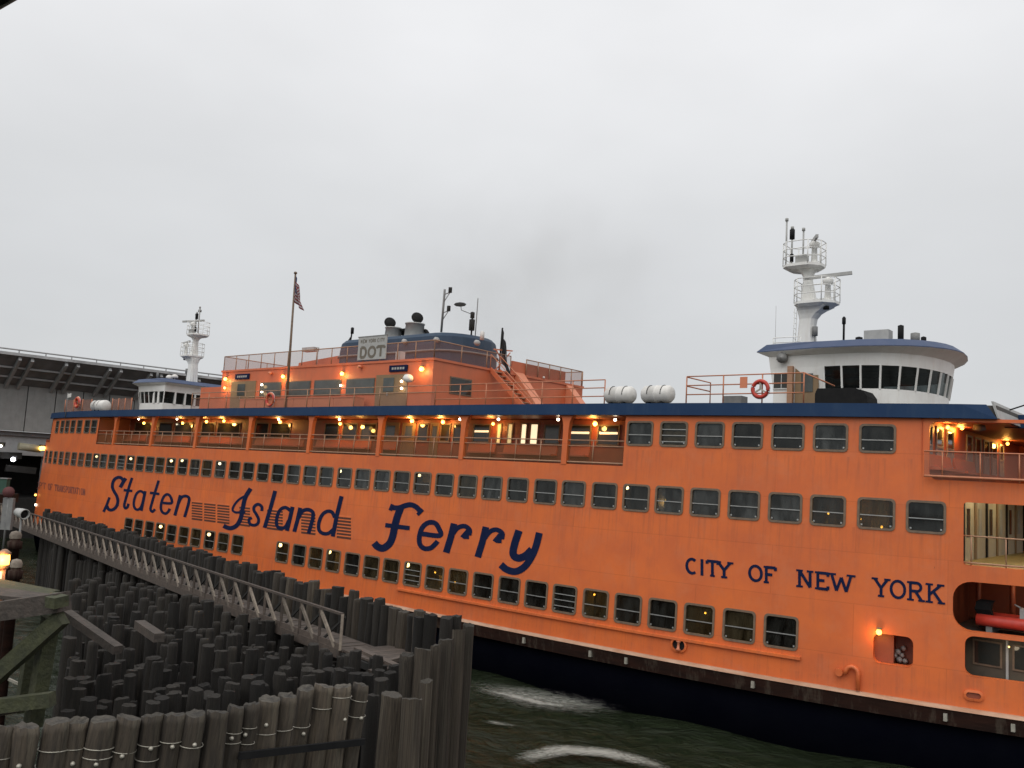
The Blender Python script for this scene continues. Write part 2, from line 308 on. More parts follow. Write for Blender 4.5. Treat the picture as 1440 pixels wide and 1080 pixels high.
# ================================================================ WATER
def build_water():
    m=bpy.data.materials.new('harbour_water'); m.use_nodes=True; nt=m.node_tree; N=nt.nodes; L=nt.links; b=N['Principled BSDF']
    b.inputs['Base Color'].default_value=(.018,.025,.013,1); b.inputs['Specular IOR Level'].default_value=.4; b.inputs['Roughness'].default_value=.16; b.inputs['IOR'].default_value=1.33
    tc=N.new('ShaderNodeTexCoord')
    n1=N.new('ShaderNodeTexNoise'); n1.inputs['Scale'].default_value=.9; n1.inputs['Detail'].default_value=6; n1.inputs['Roughness'].default_value=.6; n1.inputs['Distortion'].default_value=.8; L.new(tc.outputs['Object'],n1.inputs[0])
    n2=N.new('ShaderNodeTexNoise'); n2.inputs['Scale'].default_value=.22; n2.inputs['Detail'].default_value=2; L.new(tc.outputs['Object'],n2.inputs[0])
    ad=N.new('ShaderNodeMath'); ad.operation='MULTIPLY_ADD'; ad.inputs[1].default_value=1.6; L.new(n2.outputs[0],ad.inputs[0]); L.new(n1.outputs[0],ad.inputs[2])
    bp=N.new('ShaderNodeBump'); bp.inputs['Strength'].default_value=.9; bp.inputs['Distance'].default_value=.55; L.new(ad.outputs[0],bp.inputs['Height']); L.new(bp.outputs[0],b.inputs['Normal'])
    # silt stirred up beside the rack
    silt=G(690,1040,0)
    mb=MB()
    # finely divided near the camera, then out to the horizon
    xs=list(np.linspace(-60,60,121)); ys=list(np.linspace(-10,110,121))
    xs=[-5000,-600]+xs+[600,5000]; ys=[-3000,-300]+ys+[600,5500]
    rng=np.random.RandomState(3); ph=rng.rand(7)*6.28; dr=rng.rand(7)*6.28; kk=rng.uniform(.35,1.7,7)
    def hh(x,y):
        if not(-58<x<58 and -8<y<108): return 0
        return sum(.05/k*math.sin(k*(x*math.cos(d)+y*math.sin(d))+p) for k,d,p in zip(kk,dr,ph))*.7
    V=[(x,y,hh(x,y)) for y in ys for x in xs]; n=len(xs)
    mb.add(V,[(j*n+i,j*n+i+1,(j+1)*n+i+1,(j+1)*n+i) for j in range(len(ys)-1) for i in range(n-1)],0,True)
    return tag(mb.build('water',m),kind='structure')
build_water()
def build_foam():
    """wake foam: thin ragged sheets of froth lying on the water"""
    m=bpy.data.materials.new('wake_foam'); m.use_nodes=True; nt=m.node_tree; N=nt.nodes; L=nt.links; N.clear()
    o=N.new('ShaderNodeOutputMaterial'); t=N.new('ShaderNodeBsdfTransparent'); d=N.new('ShaderNodeBsdfDiffuse'); d.inputs[0].default_value=(.5,.5,.45,1)
    tc=N.new('ShaderNodeTexCoord')
    mp=N.new('ShaderNodeMapping'); mp.inputs['Rotation'].default_value=(0,0,.6); mp.inputs['Scale'].default_value=(.8,1.9,1); L.new(tc.outputs['Object'],mp.inputs[0])
    n=N.new('ShaderNodeTexNoise'); n.inputs['Scale'].default_value=3.6; n.inputs['Detail'].default_value=9; n.inputs['Roughness'].default_value=.72; n.inputs['Distortion'].default_value=1.4; L.new(mp.outputs[0],n.inputs[0])
    at=N.new('ShaderNodeAttribute'); at.attribute_name='thick'
    s=N.new('ShaderNodeMath'); s.operation='ADD'; L.new(n.outputs[0],s.inputs[0]); L.new(at.outputs['Fac'],s.inputs[1])
    r=N.new('ShaderNodeMapRange'); r.inputs[1].default_value=.9; r.inputs[2].default_value=1.3; r.inputs[4].default_value=.72; L.new(s.outputs[0],r.inputs[0])
    x=N.new('ShaderNodeMixShader'); L.new(r.outputs[0],x.inputs[0]); L.new(t.outputs[0],x.inputs[1]); L.new(d.outputs[0],x.inputs[2]); L.new(x.outputs[0],o.inputs[0])
    def patch(pts,w,k,z):
        """a band of froth along a line of points; thick is 1 along its middle and 0 at its rim"""
        mb=MB(); P=[np.array(p,float) for p in pts]; th=[]; V=[]; nn=9; Q2=[]
        for i in range(len(P)-1):
            for j in range(8): Q2.append(P[i]+(P[i+1]-P[i])*j/8)
        Q2.append(P[-1]); m_=len(Q2)
        for i,p in enumerate(Q2):
            d_=Q2[min(i+1,m_-1)]-Q2[max(i-1,0)]; nr=np.array((-d_[1],d_[0],0)); nr/=np.linalg.norm(nr)
            e=math.sin(math.pi*i/(m_-1))**.5
            for j in range(nn):
                u=j/(nn-1)*2-1; V.append(p+nr*u*w+np.array((0,0,z))); th.append(k*e*(1-abs(u)**1.6))
        mb.add(V,[(i*nn+j,i*nn+j+1,(i+1)*nn+j+1,(i+1)*nn+j) for i in range(m_-1) for j in range(nn-1)])
        me=bpy.data.meshes.new('wake_foam'); me.from_pydata(mb.v,[],mb.f); me.materials.append(m)
        a=me.attributes.new('thick','FLOAT','POINT'); a.data.foreach_set('value',th)
        return me
    def P(*px): return [G(x,y,0) for x,y in px]
    for pts,w,k,z,lab in ((P((640,955),(700,975),(760,988),(830,1000),(900,1010)),3.1,.6,.17,'pale wake foam along the dark hull beside the end of the rack'),
                      (P((730,1088),(745,1072),(790,1062),(850,1066),(910,1080),(960,1100)),.95,.78,.2,'white breaking foam crest at the bottom edge of the view'),
                      (P((660,972),(720,985),(760,996),(820,1002)),.55,.75,.21,'thin white foam line trailing from the rack'),
                      (P((668,1018),(700,1024),(740,1030)),.5,.55,.19,'specks of foam on brownish water beside the corner pile'),
                      (P((900,985),(980,1008),(1060,1030)),.9,.5,.19,'faint foam streak in the dark water under the hull')):
        tag(link('wake_foam',patch(pts,w,k,z)),lab,None,None,'stuff')
build_foam()

# ================================================================ FERRY
ferry=empty('ferry','large orange double-ended passenger ferry with navy lettering on its side','ferry',SHIPM)
BEAM=21.
S0,S1=-4.4,49.6          # ends of the side plating (near the right and the left end)
SE,SL=-1.45,48.2         # ends of the blue hurricane deck edge
ZG=10.46                 # gallery (bridge) deck
ZS=7.47                  # saloon deck
ZMD=2.9                  # main deck
def far(p): return np.array((p[0],BEAM-p[1],p[2]))
def row(pts,x):
    xs=[p[0] for p in pts]; return float(np.interp(x,xs,[p[1] for p in pts]))
MIDY=[(60,643),(86,645),(125,647.5),(184,651),(240,656),(291,659.5),(349,662.5),(413,667),(459,670),(510,674),(565,677),(625,682),(692,685.5),(767,691),(850,697),(941,703.8),(1046,712),(1164,720.5),(1302,728.7)]
MIDX=[1302,1232,1164,1104,1046,991.5,941,894.5,850,806.5,767,728,692,657.5,625,594,565,537.5,510,484.5,458.75,436,413,391,370,349.5,330,310,291,274,257,240,225,211,197,183.5,170.5,157.5,145.5,135,124.5,114,104,94.5,86,78,71,65]
LOWX=[1098,1039,983,931.5,883,837.5,794,754,716,679,644,611,580,550,522,495,468.5,444,420.5,397,334,314,295,276,259,242,226,211,196,182]
LOWY=[(140,722),(182,731),(259,748),(314,762),(332,766),(397,777.5),(444,784),(495,794),(550,802.5),(611,812.5),(644,818.5),(679,825),(716,830),(754,836),(794,842.5),(837.5,850),(883,857.5),(931.5,864.7),(983,873),(1039,882.5),(1098,892)]
mids=[h2(x,row(MIDY,x))[0] for x in MIDX]
lows=[h2(x,row(LOWY,x))[0] for x in LOWX]
UPX=[(900,609.5),(947.5,610.5),(998,611.5),(1051,612.5),(1108,613.5),(1168,615),(1234,617)]
ULX=[(80.7,600),(87.9,600),(94.8,600),(102.7,600),(111.9,600),(122.7,600),(132.3,600)]
ups=[h2(x,y) for x,y in UPX]; uls=[h2(x,y) for x,y in ULX]
ZUP=float(np.mean([z for s,z in ups])); ZUL=float(np.mean([z for s,z in uls])); ZMM=ZM; ZLL=ZL
WW={'mid':(1.22,1.08),'low':(1.22,1.16),'up':(1.2,1.0),'ul':(1.18,1.08)}
GX0,GX1=h2(878,620)[0],h2(138,605)[0]            # gallery opening
OPEN=dict(upper=(h2(1307,630)[0],S0-1,ZG+.02,ZB-.12), middle=(h2(1355,750)[0],S0+.8,ZS+.02,9.72), lower=(h2(1340,850)[0],S0+.8,5.2,6.92),
          lowest=(h2(1357,920)[0],-2.9,3.67,5.05), small=(h2(1228,915)[0],h2(1284,915)[0],3.67,4.74))
holes=[]
for s in mids: holes.append((s-.61/U,s+.61/U,ZMM-.54,ZMM+.54))
for s in lows: holes.append((s-.61/U,s+.61/U,ZLL-.58,ZLL+.58))
for s,z in ups: holes.append((s-.6/U,s+.6/U,ZUP-.5,ZUP+.5))
for s,z in uls: holes.append((s-.59/U,s+.59/U,ZUL-.54,ZUL+.54))
holes.append((GX0,GX1,ZG,ZB))
for k,(a,b,c,d) in OPEN.items(): holes.append((min(a,b),max(a,b),c,d))
def plating():
    sb=sorted(set([round(v,4) for h in holes for v in h[:2]]+[round(v,4) for v in np.linspace(S0,S1,50)]))
    sb=[s for s in sb if S0-1e-6<=s<=S1+1e-6]
    zb=sorted(set([ZW,ZB]+[round(v,4) for h in holes for v in h[2:]]))
    H=np.array(holes); mb=MB()
    def solid(s,z): return not np.any((H[:,0]<s)&(s<H[:,1])&(H[:,2]<z)&(z<H[:,3]))
    for i in range(len(sb)-1):
        sc=(sb[i]+sb[i+1])/2; run=None
        # left end: the upper deck is cut back
        for j in range(len(zb)-1):
            zc=(zb[j]+zb[j+1])/2
            lim=S1 if zc<ZG+.35 else SL-.15
            if zc>ZG+.3 and sc>48.0: continue
            if solid(sc,zc) and sc<lim:
                a,b,c,d=hp(sb[i],zb[j]),hp(sb[i+1],zb[j]),hp(sb[i+1],zb[j+1]),hp(sb[i],zb[j+1])
                mb.quad(a,b,c,d)
    return mb.build('side_plating',M['orange'],ferry)
plating()
# far side and the two ends
def shell():
    mb=MB(); ss=np.linspace(S0,S1,40)
    for i in range(39):
        for z0,z1 in ((ZW,ZB),):
            mb.quad(*[far(hp(s,z)) for s,z in ((ss[i],z0),(ss[i+1],z0),(ss[i+1],z1),(ss[i],z1))])
    mb.build('far_side_plating',M['orange'],ferry)
    mb=MB()
    def endloop(s,z,bulge):
        p=hp(s,z); q=far(p); sg=1 if s<20 else -1
        return [p+(q-p)*t+np.array((sg*bulge*math.sin(math.pi*t)**.8,0,0)) for t in np.linspace(0,1,13)]
    # bulwarks of the open ends (left end fully, right end below the main deck openings)
    lo=[endloop(S1,z,5.) for z in (ZW,ZS-.6)]; mb.loft(lo,caps=False,closed=False)
    lo=[endloop(S1,z,3.) for z in (ZS-.6,ZG+.3)]; mb.loft(lo,caps=False,closed=False)
    lo=[endloop(SL-.2,z,2.) for z in (ZG+.3,ZB)]; mb.loft(lo,caps=False,closed=False)
    lo=[endloop(S0,z,5.) for z in (ZW,3.6)]; mb.loft(lo,caps=False,closed=False)
    mb.build('end_bulwark',M['orange'],ferry)
    # dark lower hull
    mb=MB(); ss=np.linspace(S0-1,S1+.6,44)
    def lower(z,ins): 
        n=[hp(max(-6.9,s),ZW-.3,-ins) for s in ss]; f=[far(p) for p in n][::-1]
        L=n+f; return [np.array((p[0],p[1],z)) for p in L]
    mb.loft([lower(ZW-.35,.1),lower(.9,.35),lower(-1.2,.9)],sm=True); mb.build('lower_hull',M['navyhull'],ferry)
    # rubbing strake with its cream top stripe
    def belt(z0,z1,o0,o1,name,m,inn=-.15):
        mb=MB(); st=np.linspace(S0-.4,S1+.3,70)
        for k in range(69):
            for fn in (lambda p:p,far):
                a=[fn(np.array((*hp(s,ZW,o)[:2],z))) for s in (st[k],st[k+1]) for o,z in ((inn,z0),(o0,z0),(o1,z1),(inn,z1))]
                mb.add(a,((0,1,5,4),(1,2,6,5),(2,3,7,6),(3,0,4,7)))
        return mb.build(name,m,ferry)
    belt(ZW-.66,ZW-.09,.16,.3,'rubbing_strake',M['strake'])
    belt(ZW-.088,ZW+.0,.34,.14,'cream_stripe',M['cream'])
    # scrapes: bent steel guards and pale scuffs on the strake
    for x,y in ((742,898),(835,917),(885,926),(1062,960),(1330,1003),(1424,1016)):
        s,z=h2(x,y); mb=MB(); c=hp(s,ZW-.36,.27); mb.box(c[0]-.06,c[0]+.06,c[1]-.06,c[1]+.1,c[2]-.14,c[2]+.12); mb.build('strake_bracket',M['cable'],ferry)
    # thin orange ledge under the main deck windows
    mb=MB(); st=np.linspace(h2(1126,927)[0],h2(560,824)[0],40)
    for k in range(39):
        z=3.42; a=[hp(s,z+dz,o) for s in (st[k],st[k+1]) for o,dz in ((-.02,-.05),(.12,-.05),(.12,.05),(-.02,.07))]
        mb.add(a,((0,1,5,4),(1,2,6,5),(2,3,7,6),(3,0,4,7)))
    mb.build('spray_ledge',M['orange'],ferry)
shell()
# ---------------- decks
def deck(name,z,s0,s1,m,ins=.05,th=.12,under=None):
    mb=MB(); ss=np.linspace(s0,s1,44)
    for k in range(43):
        n0,n1=hp(ss[k],z,-ins),hp(ss[k+1],z,-ins); f0,f1=far(n0),far(n1); d=np.array((0,0,th))
        mb.quad(n0,n1,f1,f0,0); mb.quad(n0-d,n1-d,f1-d,f0-d,1); mb.quad(n0,n1,n1-d,n0-d,0)
        if k==0: mb.quad(n0,f0,f0-d,n0-d,0)
        if k==42: mb.quad(n1,f1,f1-d,n1-d,0)
    return mb.build(name,[m,under or m],ferry)
deck('main_deck',ZMD,S0,S1,M['deckgrey'])
deck('saloon_deck',ZS,S0,S1,M['yellowdeck'],under=M['inner_orange'])
deck('bridge_deck',ZG,S0+.6,S1,M['deckgrey'],under=M['palewall'])
deck('hurricane_deck',ZT-.02,SE,SL,M['deckgrey'],th=.5,under=M['inner_orange'])
# ---------------- inner bulkheads seen through the windows
SW=h2(1307,630)[0]+.15
def bulkhead(name,z0,z1,ins,s0,s1,m):
    mb=MB(); ss=np.linspace(s0,s1,40)
    for k in range(39): mb.quad(hp(ss[k],z0,-ins),hp(ss[k+1],z0,-ins),hp(ss[k+1],z1,-ins),hp(ss[k],z1,-ins))
    return mb.build(name,m,ferry)
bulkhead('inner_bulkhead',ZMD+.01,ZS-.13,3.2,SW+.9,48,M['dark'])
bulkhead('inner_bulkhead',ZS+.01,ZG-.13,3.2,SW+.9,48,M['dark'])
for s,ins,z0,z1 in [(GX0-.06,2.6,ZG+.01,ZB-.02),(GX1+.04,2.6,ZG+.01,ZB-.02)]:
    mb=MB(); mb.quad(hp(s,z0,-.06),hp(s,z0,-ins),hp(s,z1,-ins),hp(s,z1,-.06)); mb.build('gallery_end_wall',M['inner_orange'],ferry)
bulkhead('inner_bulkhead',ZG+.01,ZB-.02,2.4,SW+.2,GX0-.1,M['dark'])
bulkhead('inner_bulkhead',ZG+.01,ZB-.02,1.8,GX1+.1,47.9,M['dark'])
# cabin panels, seat backs and posts standing inside, seen through the panes
ri=random.Random(4)
for zf,zc,s0_,s1_ in ((ZS,ZG-.13,SW+1.2,47),(ZMD,ZS-.13,lows[0]-1 if False else SW+3,30)):
    s=s0_
    while s<s1_:
        k=ri.random(); w=ri.uniform(.3,1.3); ins=ri.uniform(1.3,3.0); h=ri.choice((1.15,zc-zf,zc-zf,2.0))
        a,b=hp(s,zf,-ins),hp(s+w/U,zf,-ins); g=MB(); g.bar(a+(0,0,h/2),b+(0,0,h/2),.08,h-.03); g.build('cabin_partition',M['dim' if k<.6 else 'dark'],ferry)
        s+=w/U+ri.uniform(.5,2.2)
# ---------------- windows
def rr(w,h,r,n=4):
    P=[]
    for cx,cz,a in ((w/2-r,h/2-r,0),(-w/2+r,h/2-r,90),(-w/2+r,-h/2+r,180),(w/2-r,-h/2+r,270)):
        for i in range(n+1): t=R(a+90*i/n); P.append((cx+r*math.cos(t),cz+r*math.sin(t)))
    return P
def frame_mesh(w,h,r=.12,b=.06,d=.1,proud=.035):
    """window surround: rounded ring standing proud of the plating, square corners filled behind it"""
    mb=MB(); o=rr(w+2*b,h+2*b,r+b*.8); i=rr(w-.05,h-.05,r)
    n=len(o); V=[(x,-proud,z) for x,z in o]+[(x,-proud,z) for x,z in i]+[(x,d,z) for x,z in i]+[(x,.01,z) for x,z in o]
    F_=[]
    for k in range(n):
        l=(k+1)%n; F_+=[(k,l,n+l,n+k),(n+k,n+l,2*n+l,2*n+k),(3*n+k,3*n+l,l,k)]
    mb.add(V,F_); return mb.mesh('window',M['frame'])
def pane_mesh(w,h,mt):
    mb=MB(); mb.prism([(x,.045,z) for x,z in rr(w-.04,h-.04,.15)],(0,.012,0)); return mb.mesh('pane',mt)
def bar_mesh(w,h,zz=(-.06,)):
    mb=MB()
    for z in zz: mb.box(-w/2+.03,w/2-.03,-.01,.03,z-.017,z+.017)
    for sx in (-1,1): mb.box(sx*(w/2-.1)-.03,sx*(w/2-.1)+.03,-.02,.02,-h/2+.08,-h/2+.14)
    return mb.mesh('sash_bar',M['bar'])
wm={}
for k,(w,h) in WW.items():
    wm[k]=(frame_mesh(w,h),[pane_mesh(w,h,M[g]) for g in ('glassA','glassB','glassC')],[bar_mesh(w,h),bar_mesh(w,h,(-.06,.2,-.33))])
def hull_matrix(s,z,out=0.):
    p=hp(s,z,out); q=hp(s-.02,z,out); x=q-p; x/=np.linalg.norm(x); u=hp(s,z+.3,out)-p; u/=np.linalg.norm(u); y=np.cross(u,x)
    return Matrix(((x[0],y[0],u[0],p[0]),(x[1],y[1],u[1],p[1]),(x[2],y[2],u[2],p[2]),(0,0,0,1)))
def window(kind,s,z,g,nb=0):
    f,p,b=wm[kind]; o=link('window',f,ferry,hull_matrix(s,z)); link('pane',p[g],o); link('sash_bar',b[nb],o); return o
rg=random.Random(11)
for i,s in enumerate(mids): window('mid',s,ZMM,rg.choice((0,0,1,2)) if i>3 else (0,1,0,2)[i],1 if i in (36,) else 0)
for i,s in enumerate(lows): window('low',s,ZLL,rg.choice((0,1,1)),1 if i in (6,12) else 0)
for i,(s,z) in enumerate(ups): window('up',s,ZUP,(2,1,2,0,0,2,0)[i],1 if i==1 else 0)
for i,(s,z) in enumerate(uls): window('ul',s,ZUL,0)
# ---------------- big openings: rims with rounded corners
def rim(name,key,r,m,depth=.3,right_open=True):
    a,b,z0,z1=OPEN[key]; s0,s1=max(a,b),min(a,b); mb=MB()
    W=(s0-s1)*U; H=z1-z0; pts=[]
    # go round: start lower left corner; u = metres to the right of s0
    def corner(cx,cz,a0): return [(cx+r*math.cos(R(a0+90*i/6)),cz+r*math.sin(R(a0+90*i/6))) for i in range(7)]
    P=corner(r,r,180)[::-1]; P2=corner(r,H-r,90)[::-1]
    left=P+P2      # up the left side
    if right_open: line=[(W,0)]+left+[(W,H)]
    else: line=corner(W-r,r,270)[::-1]+left+corner(W-r,H-r,0)[::-1]; line.append(line[0])
    def pt(u,v,o): return hp(s0-u/U,z0+v,o)
    n=len(line)
    mb.add([pt(u,v,.01) for u,v in line]+[pt(u,v,-depth) for u,v in line],[(i,i+1,n+i+1,n+i) for i in range(n-1)],0)
    # corner gussets flush with the plating
    cs=[((0,0),P),((0,H),P2)]+([] if right_open else [((W,0),corner(W-r,r,270)),((W,H),corner(W-r,H-r,0))])
    for (cu,cv),arc in cs:
        for i in range(6): mb.add([pt(cu,cv,.004),pt(*arc[i],.004),pt(*arc[i+1],.004)],((0,1,2),))
    return mb.build(name,m,ferry)
rim('opening_rim','upper',.28,M['orange']); rim('opening_rim','middle',.12,M['orange']); rim('opening_rim','lower',.62,M['orange'])
rim('opening_rim','lowest',.3,M['orange']); rim('opening_rim','small',.24,M['orange'],.5,False)
# ---------------- blue deck edge
def fascia():
    mb=MB(); ss=np.linspace(SE,SL,70)
    for fn in (lambda p:p,far):
        for k in range(69):
            e0=.3 if k==0 else 0
            L=[]
            for s in (ss[k],ss[k+1]):
                for o,z in ((.02,ZB),(.2,ZB),(.16,ZT),(-.3,ZT)): L.append(fn(hp(s,z,o)))
            if k==0: L[2]=L[2]+np.array((-.35,0,0)); L[3]=L[3]+np.array((-.35,0,0))
            mb.add(L,((0,1,5,4),(1,2,6,5),(2,3,7,6)))
            if k==0: mb.add(L[:4],((0,1,2,3),))
            if k==68: mb.add(L[4:],((0,1,2,3),))
    # narrower deck tongue towards the right end, with its own blue edge
    x0=hp(SE,ZB)[0]; 
    mb.box(x0-.5,x0+7,6.2,6.35,ZB-.02,ZT-.03); mb.box(x0-.5,x0+7,BEAM-6.35,BEAM-6.2,ZB-.02,ZT-.03)
    mb.build('blue_fascia',M['blue'],ferry)
    mb=MB(); mb.box(x0+.02,x0+6.95,6.351,BEAM-6.351,ZB+.02,ZT-.04); mb.build('deck_tongue',M['inner_orange'],ferry)
    # pale dodger along the deck end
    a=hp(SE,ZT); mb=MB(); x1=a[0]+.03
    mb.prism([(x1,a[1]-.1,ZB+.03),(x1+.05,a[1]-.1,ZB+.03),(x1-.12,a[1]-.1,ZT+.12),(x1-.2,a[1]-.1,ZT+.12)],(0,9.,0)); mb.build('pale_dodger',M['lightgrey'],ferry)
    mb=MB(); p0=Q(1412,579,5); p1=Q(1462,563,5); mb.tube([p0,p1],.03,6); mb.build('stay_wire',M['black'],ferry)
fascia()
# ---------------- gallery (open side deck under the blue edge)
def gallery():
    ins=2.6; mb=MB(); ss=np.linspace(GX0,GX1,46)
    for k in range(45): mb.quad(hp(ss[k],ZG+.01,-ins),hp(ss[k+1],ZG+.01,-ins),hp(ss[k+1],ZB-.02,-ins),hp(ss[k],ZB-.02,-ins))
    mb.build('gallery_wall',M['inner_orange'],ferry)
    # windows and doors of the gallery wall (picture columns)
    def gs(x): return h2(x,604,-ins)[0]
    pn=[('d',190,213),('d',224,243),('d',246,271),('d',284,303),('d',306,338),('d',360,378),('d',381,409),('d',457,477),('d',482,503),('d',508,530),
        ('t',538,562),('t',566,585),('d',588,603),('t',606,618),('d',620,634),('d',638,650),('w',666,690),('g',699,706),('g',714,722),('G',733,742),('G',746,758),('c',766,788),('w',801,832),('w',841,872)]
    for k,x0,x1 in pn:
        s0,s1=gs(x0),gs(x1); z0,z1=(ZG+1.0,ZG+2.05) if k in 'dwc' else (ZG+.95,ZG+2.1)
        if k=='t': z0=ZG+.02
        c=hull_matrix((s0+s1)/2,(z0+z1)/2,-ins); w=abs(s0-s1)*U; h=z1-z0
        f=MB()
        for a,b,cc,d in ((-w/2,w/2,-h/2,-h/2+.07),(-w/2,w/2,h/2-.07,h/2),(-w/2,-w/2+.07,-h/2+.07,h/2-.07),(w/2-.07,w/2,-h/2+.07,h/2-.07)): f.box(a,b,-.05,.0,cc,d)
        nm='gallery_door' if k in 'tgG' else 'gallery_window'
        o=link(nm,f.mesh(nm,M['tan' if k in 'tgG' else 'frame']),ferry,c)
        p=MB(); p.box(-w/2+.071,w/2-.071,-.025,-.005,-h/2+.071,h/2-.071)
        p.build('pane' if k!='t' else 'door_leaf',{'d':M['glassOp'],'c':M['glassOp2'],'w':M['glassOp'],'t':M['tan'],'g':M['doorlit'],'G':M['doorlit2']}[k],o)
        if k=='t':
            p=MB(); p.box(-w/4,w/4,-.035,-.026,.15,h/2-.2); p.build('pane',M['glassOp2'],o)
        if k=='w':
            p=MB(); p.box(-w/2+.12,w/2-.12,-.034,-.026,.05,.16); p.build('lit_strip',M['glowpanel'],o)
    # columns, flaring at the top
    for i,x in enumerate((162,214.7,277,352,437,535,652,796.5)):
        s=h2(x,600)[0]; mb=MB(); L=[]
        for z,w in ((ZG-.02,.3),(ZB-.75,.3),(ZB-.35,.38),(ZB-.12,.56),(ZB-.002,.86)):
            L.append([hp(s+dw*w/2/U,z,o) for dw,o in ((1,.03),(-1,.03),(-1,-.22),(1,-.22))])
        mb.loft(L); mb.build('gallery_column',M['orange'],ferry)
    # railing: rails on posts with netting below
    def rline(z,r,s0,s1,name,m,o=.0,ring=8):
        mb=MB(); mb.tube([hp(s,z,o) for s in np.linspace(s0,s1,40)],r,6); mb.build(name,m,ferry)
    for z,r in ((ZG+1.12,.032),(ZG+.86,.026),(ZG+.1,.045)): rline(z,r,GX0,GX1,'guard_rail',M['rail'],-.06)
    xs=[147,155]+list(np.linspace(172,205,4))+list(np.linspace(226,268,4))+list(np.linspace(292,340,4))+list(np.linspace(370,420,3))+list(np.linspace(455,518,4))+list(np.linspace(558,635,4))+list(np.linspace(690,760,3))+[834]
    for x in xs:
        s=h2(x,620)[0]; mb=MB(); mb.tube([hp(s,ZG,-.06),hp(s,ZG+1.12,-.06)],.028,6); mb.build('rail_post',M['rail'],ferry)
    mb=MB(); ss=np.linspace(GX0,GX1,40)
    for k in range(39): mb.quad(hp(ss[k],ZG+.1,-.1),hp(ss[k+1],ZG+.1,-.1),hp(ss[k+1],ZG+.86,-.1),hp(ss[k],ZG+.86,-.1))
    mb.build('rail_netting',M['netbrown'],ferry)
    # benches along the wall
    for x0,x1 in ((175,208),(222,270),(285,345),(362,430),(448,525),(540,560),(662,700),(712,786),(802,832)):
        s0,s1=gs(x0),gs(x1); mb=MB(); st=np.linspace(s0,s1,6)
        for k in range(5):
            A=[hp(s,z,-ins+o) for s in (st[k],st[k+1]) for o,z in ((.55,ZG+.42),(.55,ZG+.5),(.12,ZG+.5),(.03,ZG+.95),(.0,ZG+.95),(.0,ZG+.42))]
            mb.add(A,tuple((i,(i+1)%6,(i+1)%6+6,i+6) for i in range(6))+((0,1,2,3,4,5),(6,7,8,9,10,11)))
        mb.build('bench',M['orange2'],ferry)
M['glassOp']=mat('gallery_glass',(.02,.022,.02),(.035,.03,.022),rough=.08,scale=1.2)
M['glassOp2']=mat('grey_gallery_glass',(.08,.09,.085),(.05,.055,.05),rough=.12,scale=1.2)
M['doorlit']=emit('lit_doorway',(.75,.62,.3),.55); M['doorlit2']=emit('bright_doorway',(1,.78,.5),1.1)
gallery()
# ---------------- lamps
def lamp(name,p,r,m,power=0,col=(1,.62,.25),cage=True,parent=ferry,size=.12):
    b=MB()
    if cage: b.lathe(p,[(.0,r*1.5),(r*.9,r*1.45),(r*.95,r*.9),(r*.3,r*.85)],8); o=b.build(name,M['tan'],parent)
    else: b.box(p[0]-.05,p[0]+.05,p[1]-.02,p[1]+.1,p[2]+r*.9,p[2]+r*1.3); o=b.build(name,M['grey'],parent)
    b=MB(); b.ball(p,r,8); b.build('bulb',m,o)
    if power:
        l=bpy.data.lights.new('bulb_light','POINT'); l.energy=power; l.color=col; l.shadow_soft_size=size
        lo=bpy.data.objects.new('bulb_light',l); COL.objects.link(lo); lo.parent=o; lo.location=np.asarray(p,float)+np.array((0,-.22,-.12))
def hpx(x,y,ins): s,z=h2(x,y,-ins); return hp(s,z,-ins)
for x,y in ((202.5,595),(257,595),(290.5,593),(315,592),(394,593.5),(478.5,596),(510,600.5),(579.5,592),(623,593.5),(693.5,596),(837,596)):
    p=hpx(x,y,2.25); lamp('gallery_lamp',p,rg.uniform(.085,.12),M['bulby'],rg.uniform(28,66),(1,.5,.12))
for x,y in ((195,589.3),(249,588.3),(392,587.5),(477.5,587.3),(701,588),(785,588.3),(865,589),(647,589)):
    p=hpx(x,y,.9); lamp('ceiling_lamp',np.array((p[0],p[1],ZB-.14)),.07,M['bulbw'],0)
for x,y in ((75.5,637.5),(136,642),(184,645),(241,648),(309,652),(478,662.5),(590,668.5),(882,686),(256,647.5),(1187,697)):
    p=hpx(x,y,1.0); lamp('saloon_lamp',p,.11 if x<500 else .085,M['bulbw'],16,(1,.75,.4))
for x,y in ((84,715.5),(122,722.5),(170,730.5),(226,740.5),(294,751.5),(394,766.5),(463,776),(573,794.5)):
    p=hpx(x,y,.9); lamp('main_deck_lamp',p,.13,M['bulbw'],12,(1,.75,.4))
# dim lamps further inside, seen as small glints through the panes
for x,y in ((640,819),(836,836),(992,862),(1212,730),(1240,741),(935,703),(1165,722),(612,805)):
    p=hpx(x,y,2.4); lamp('saloon_lamp',p,.05,M['bulby'],16,(1,.75,.4))
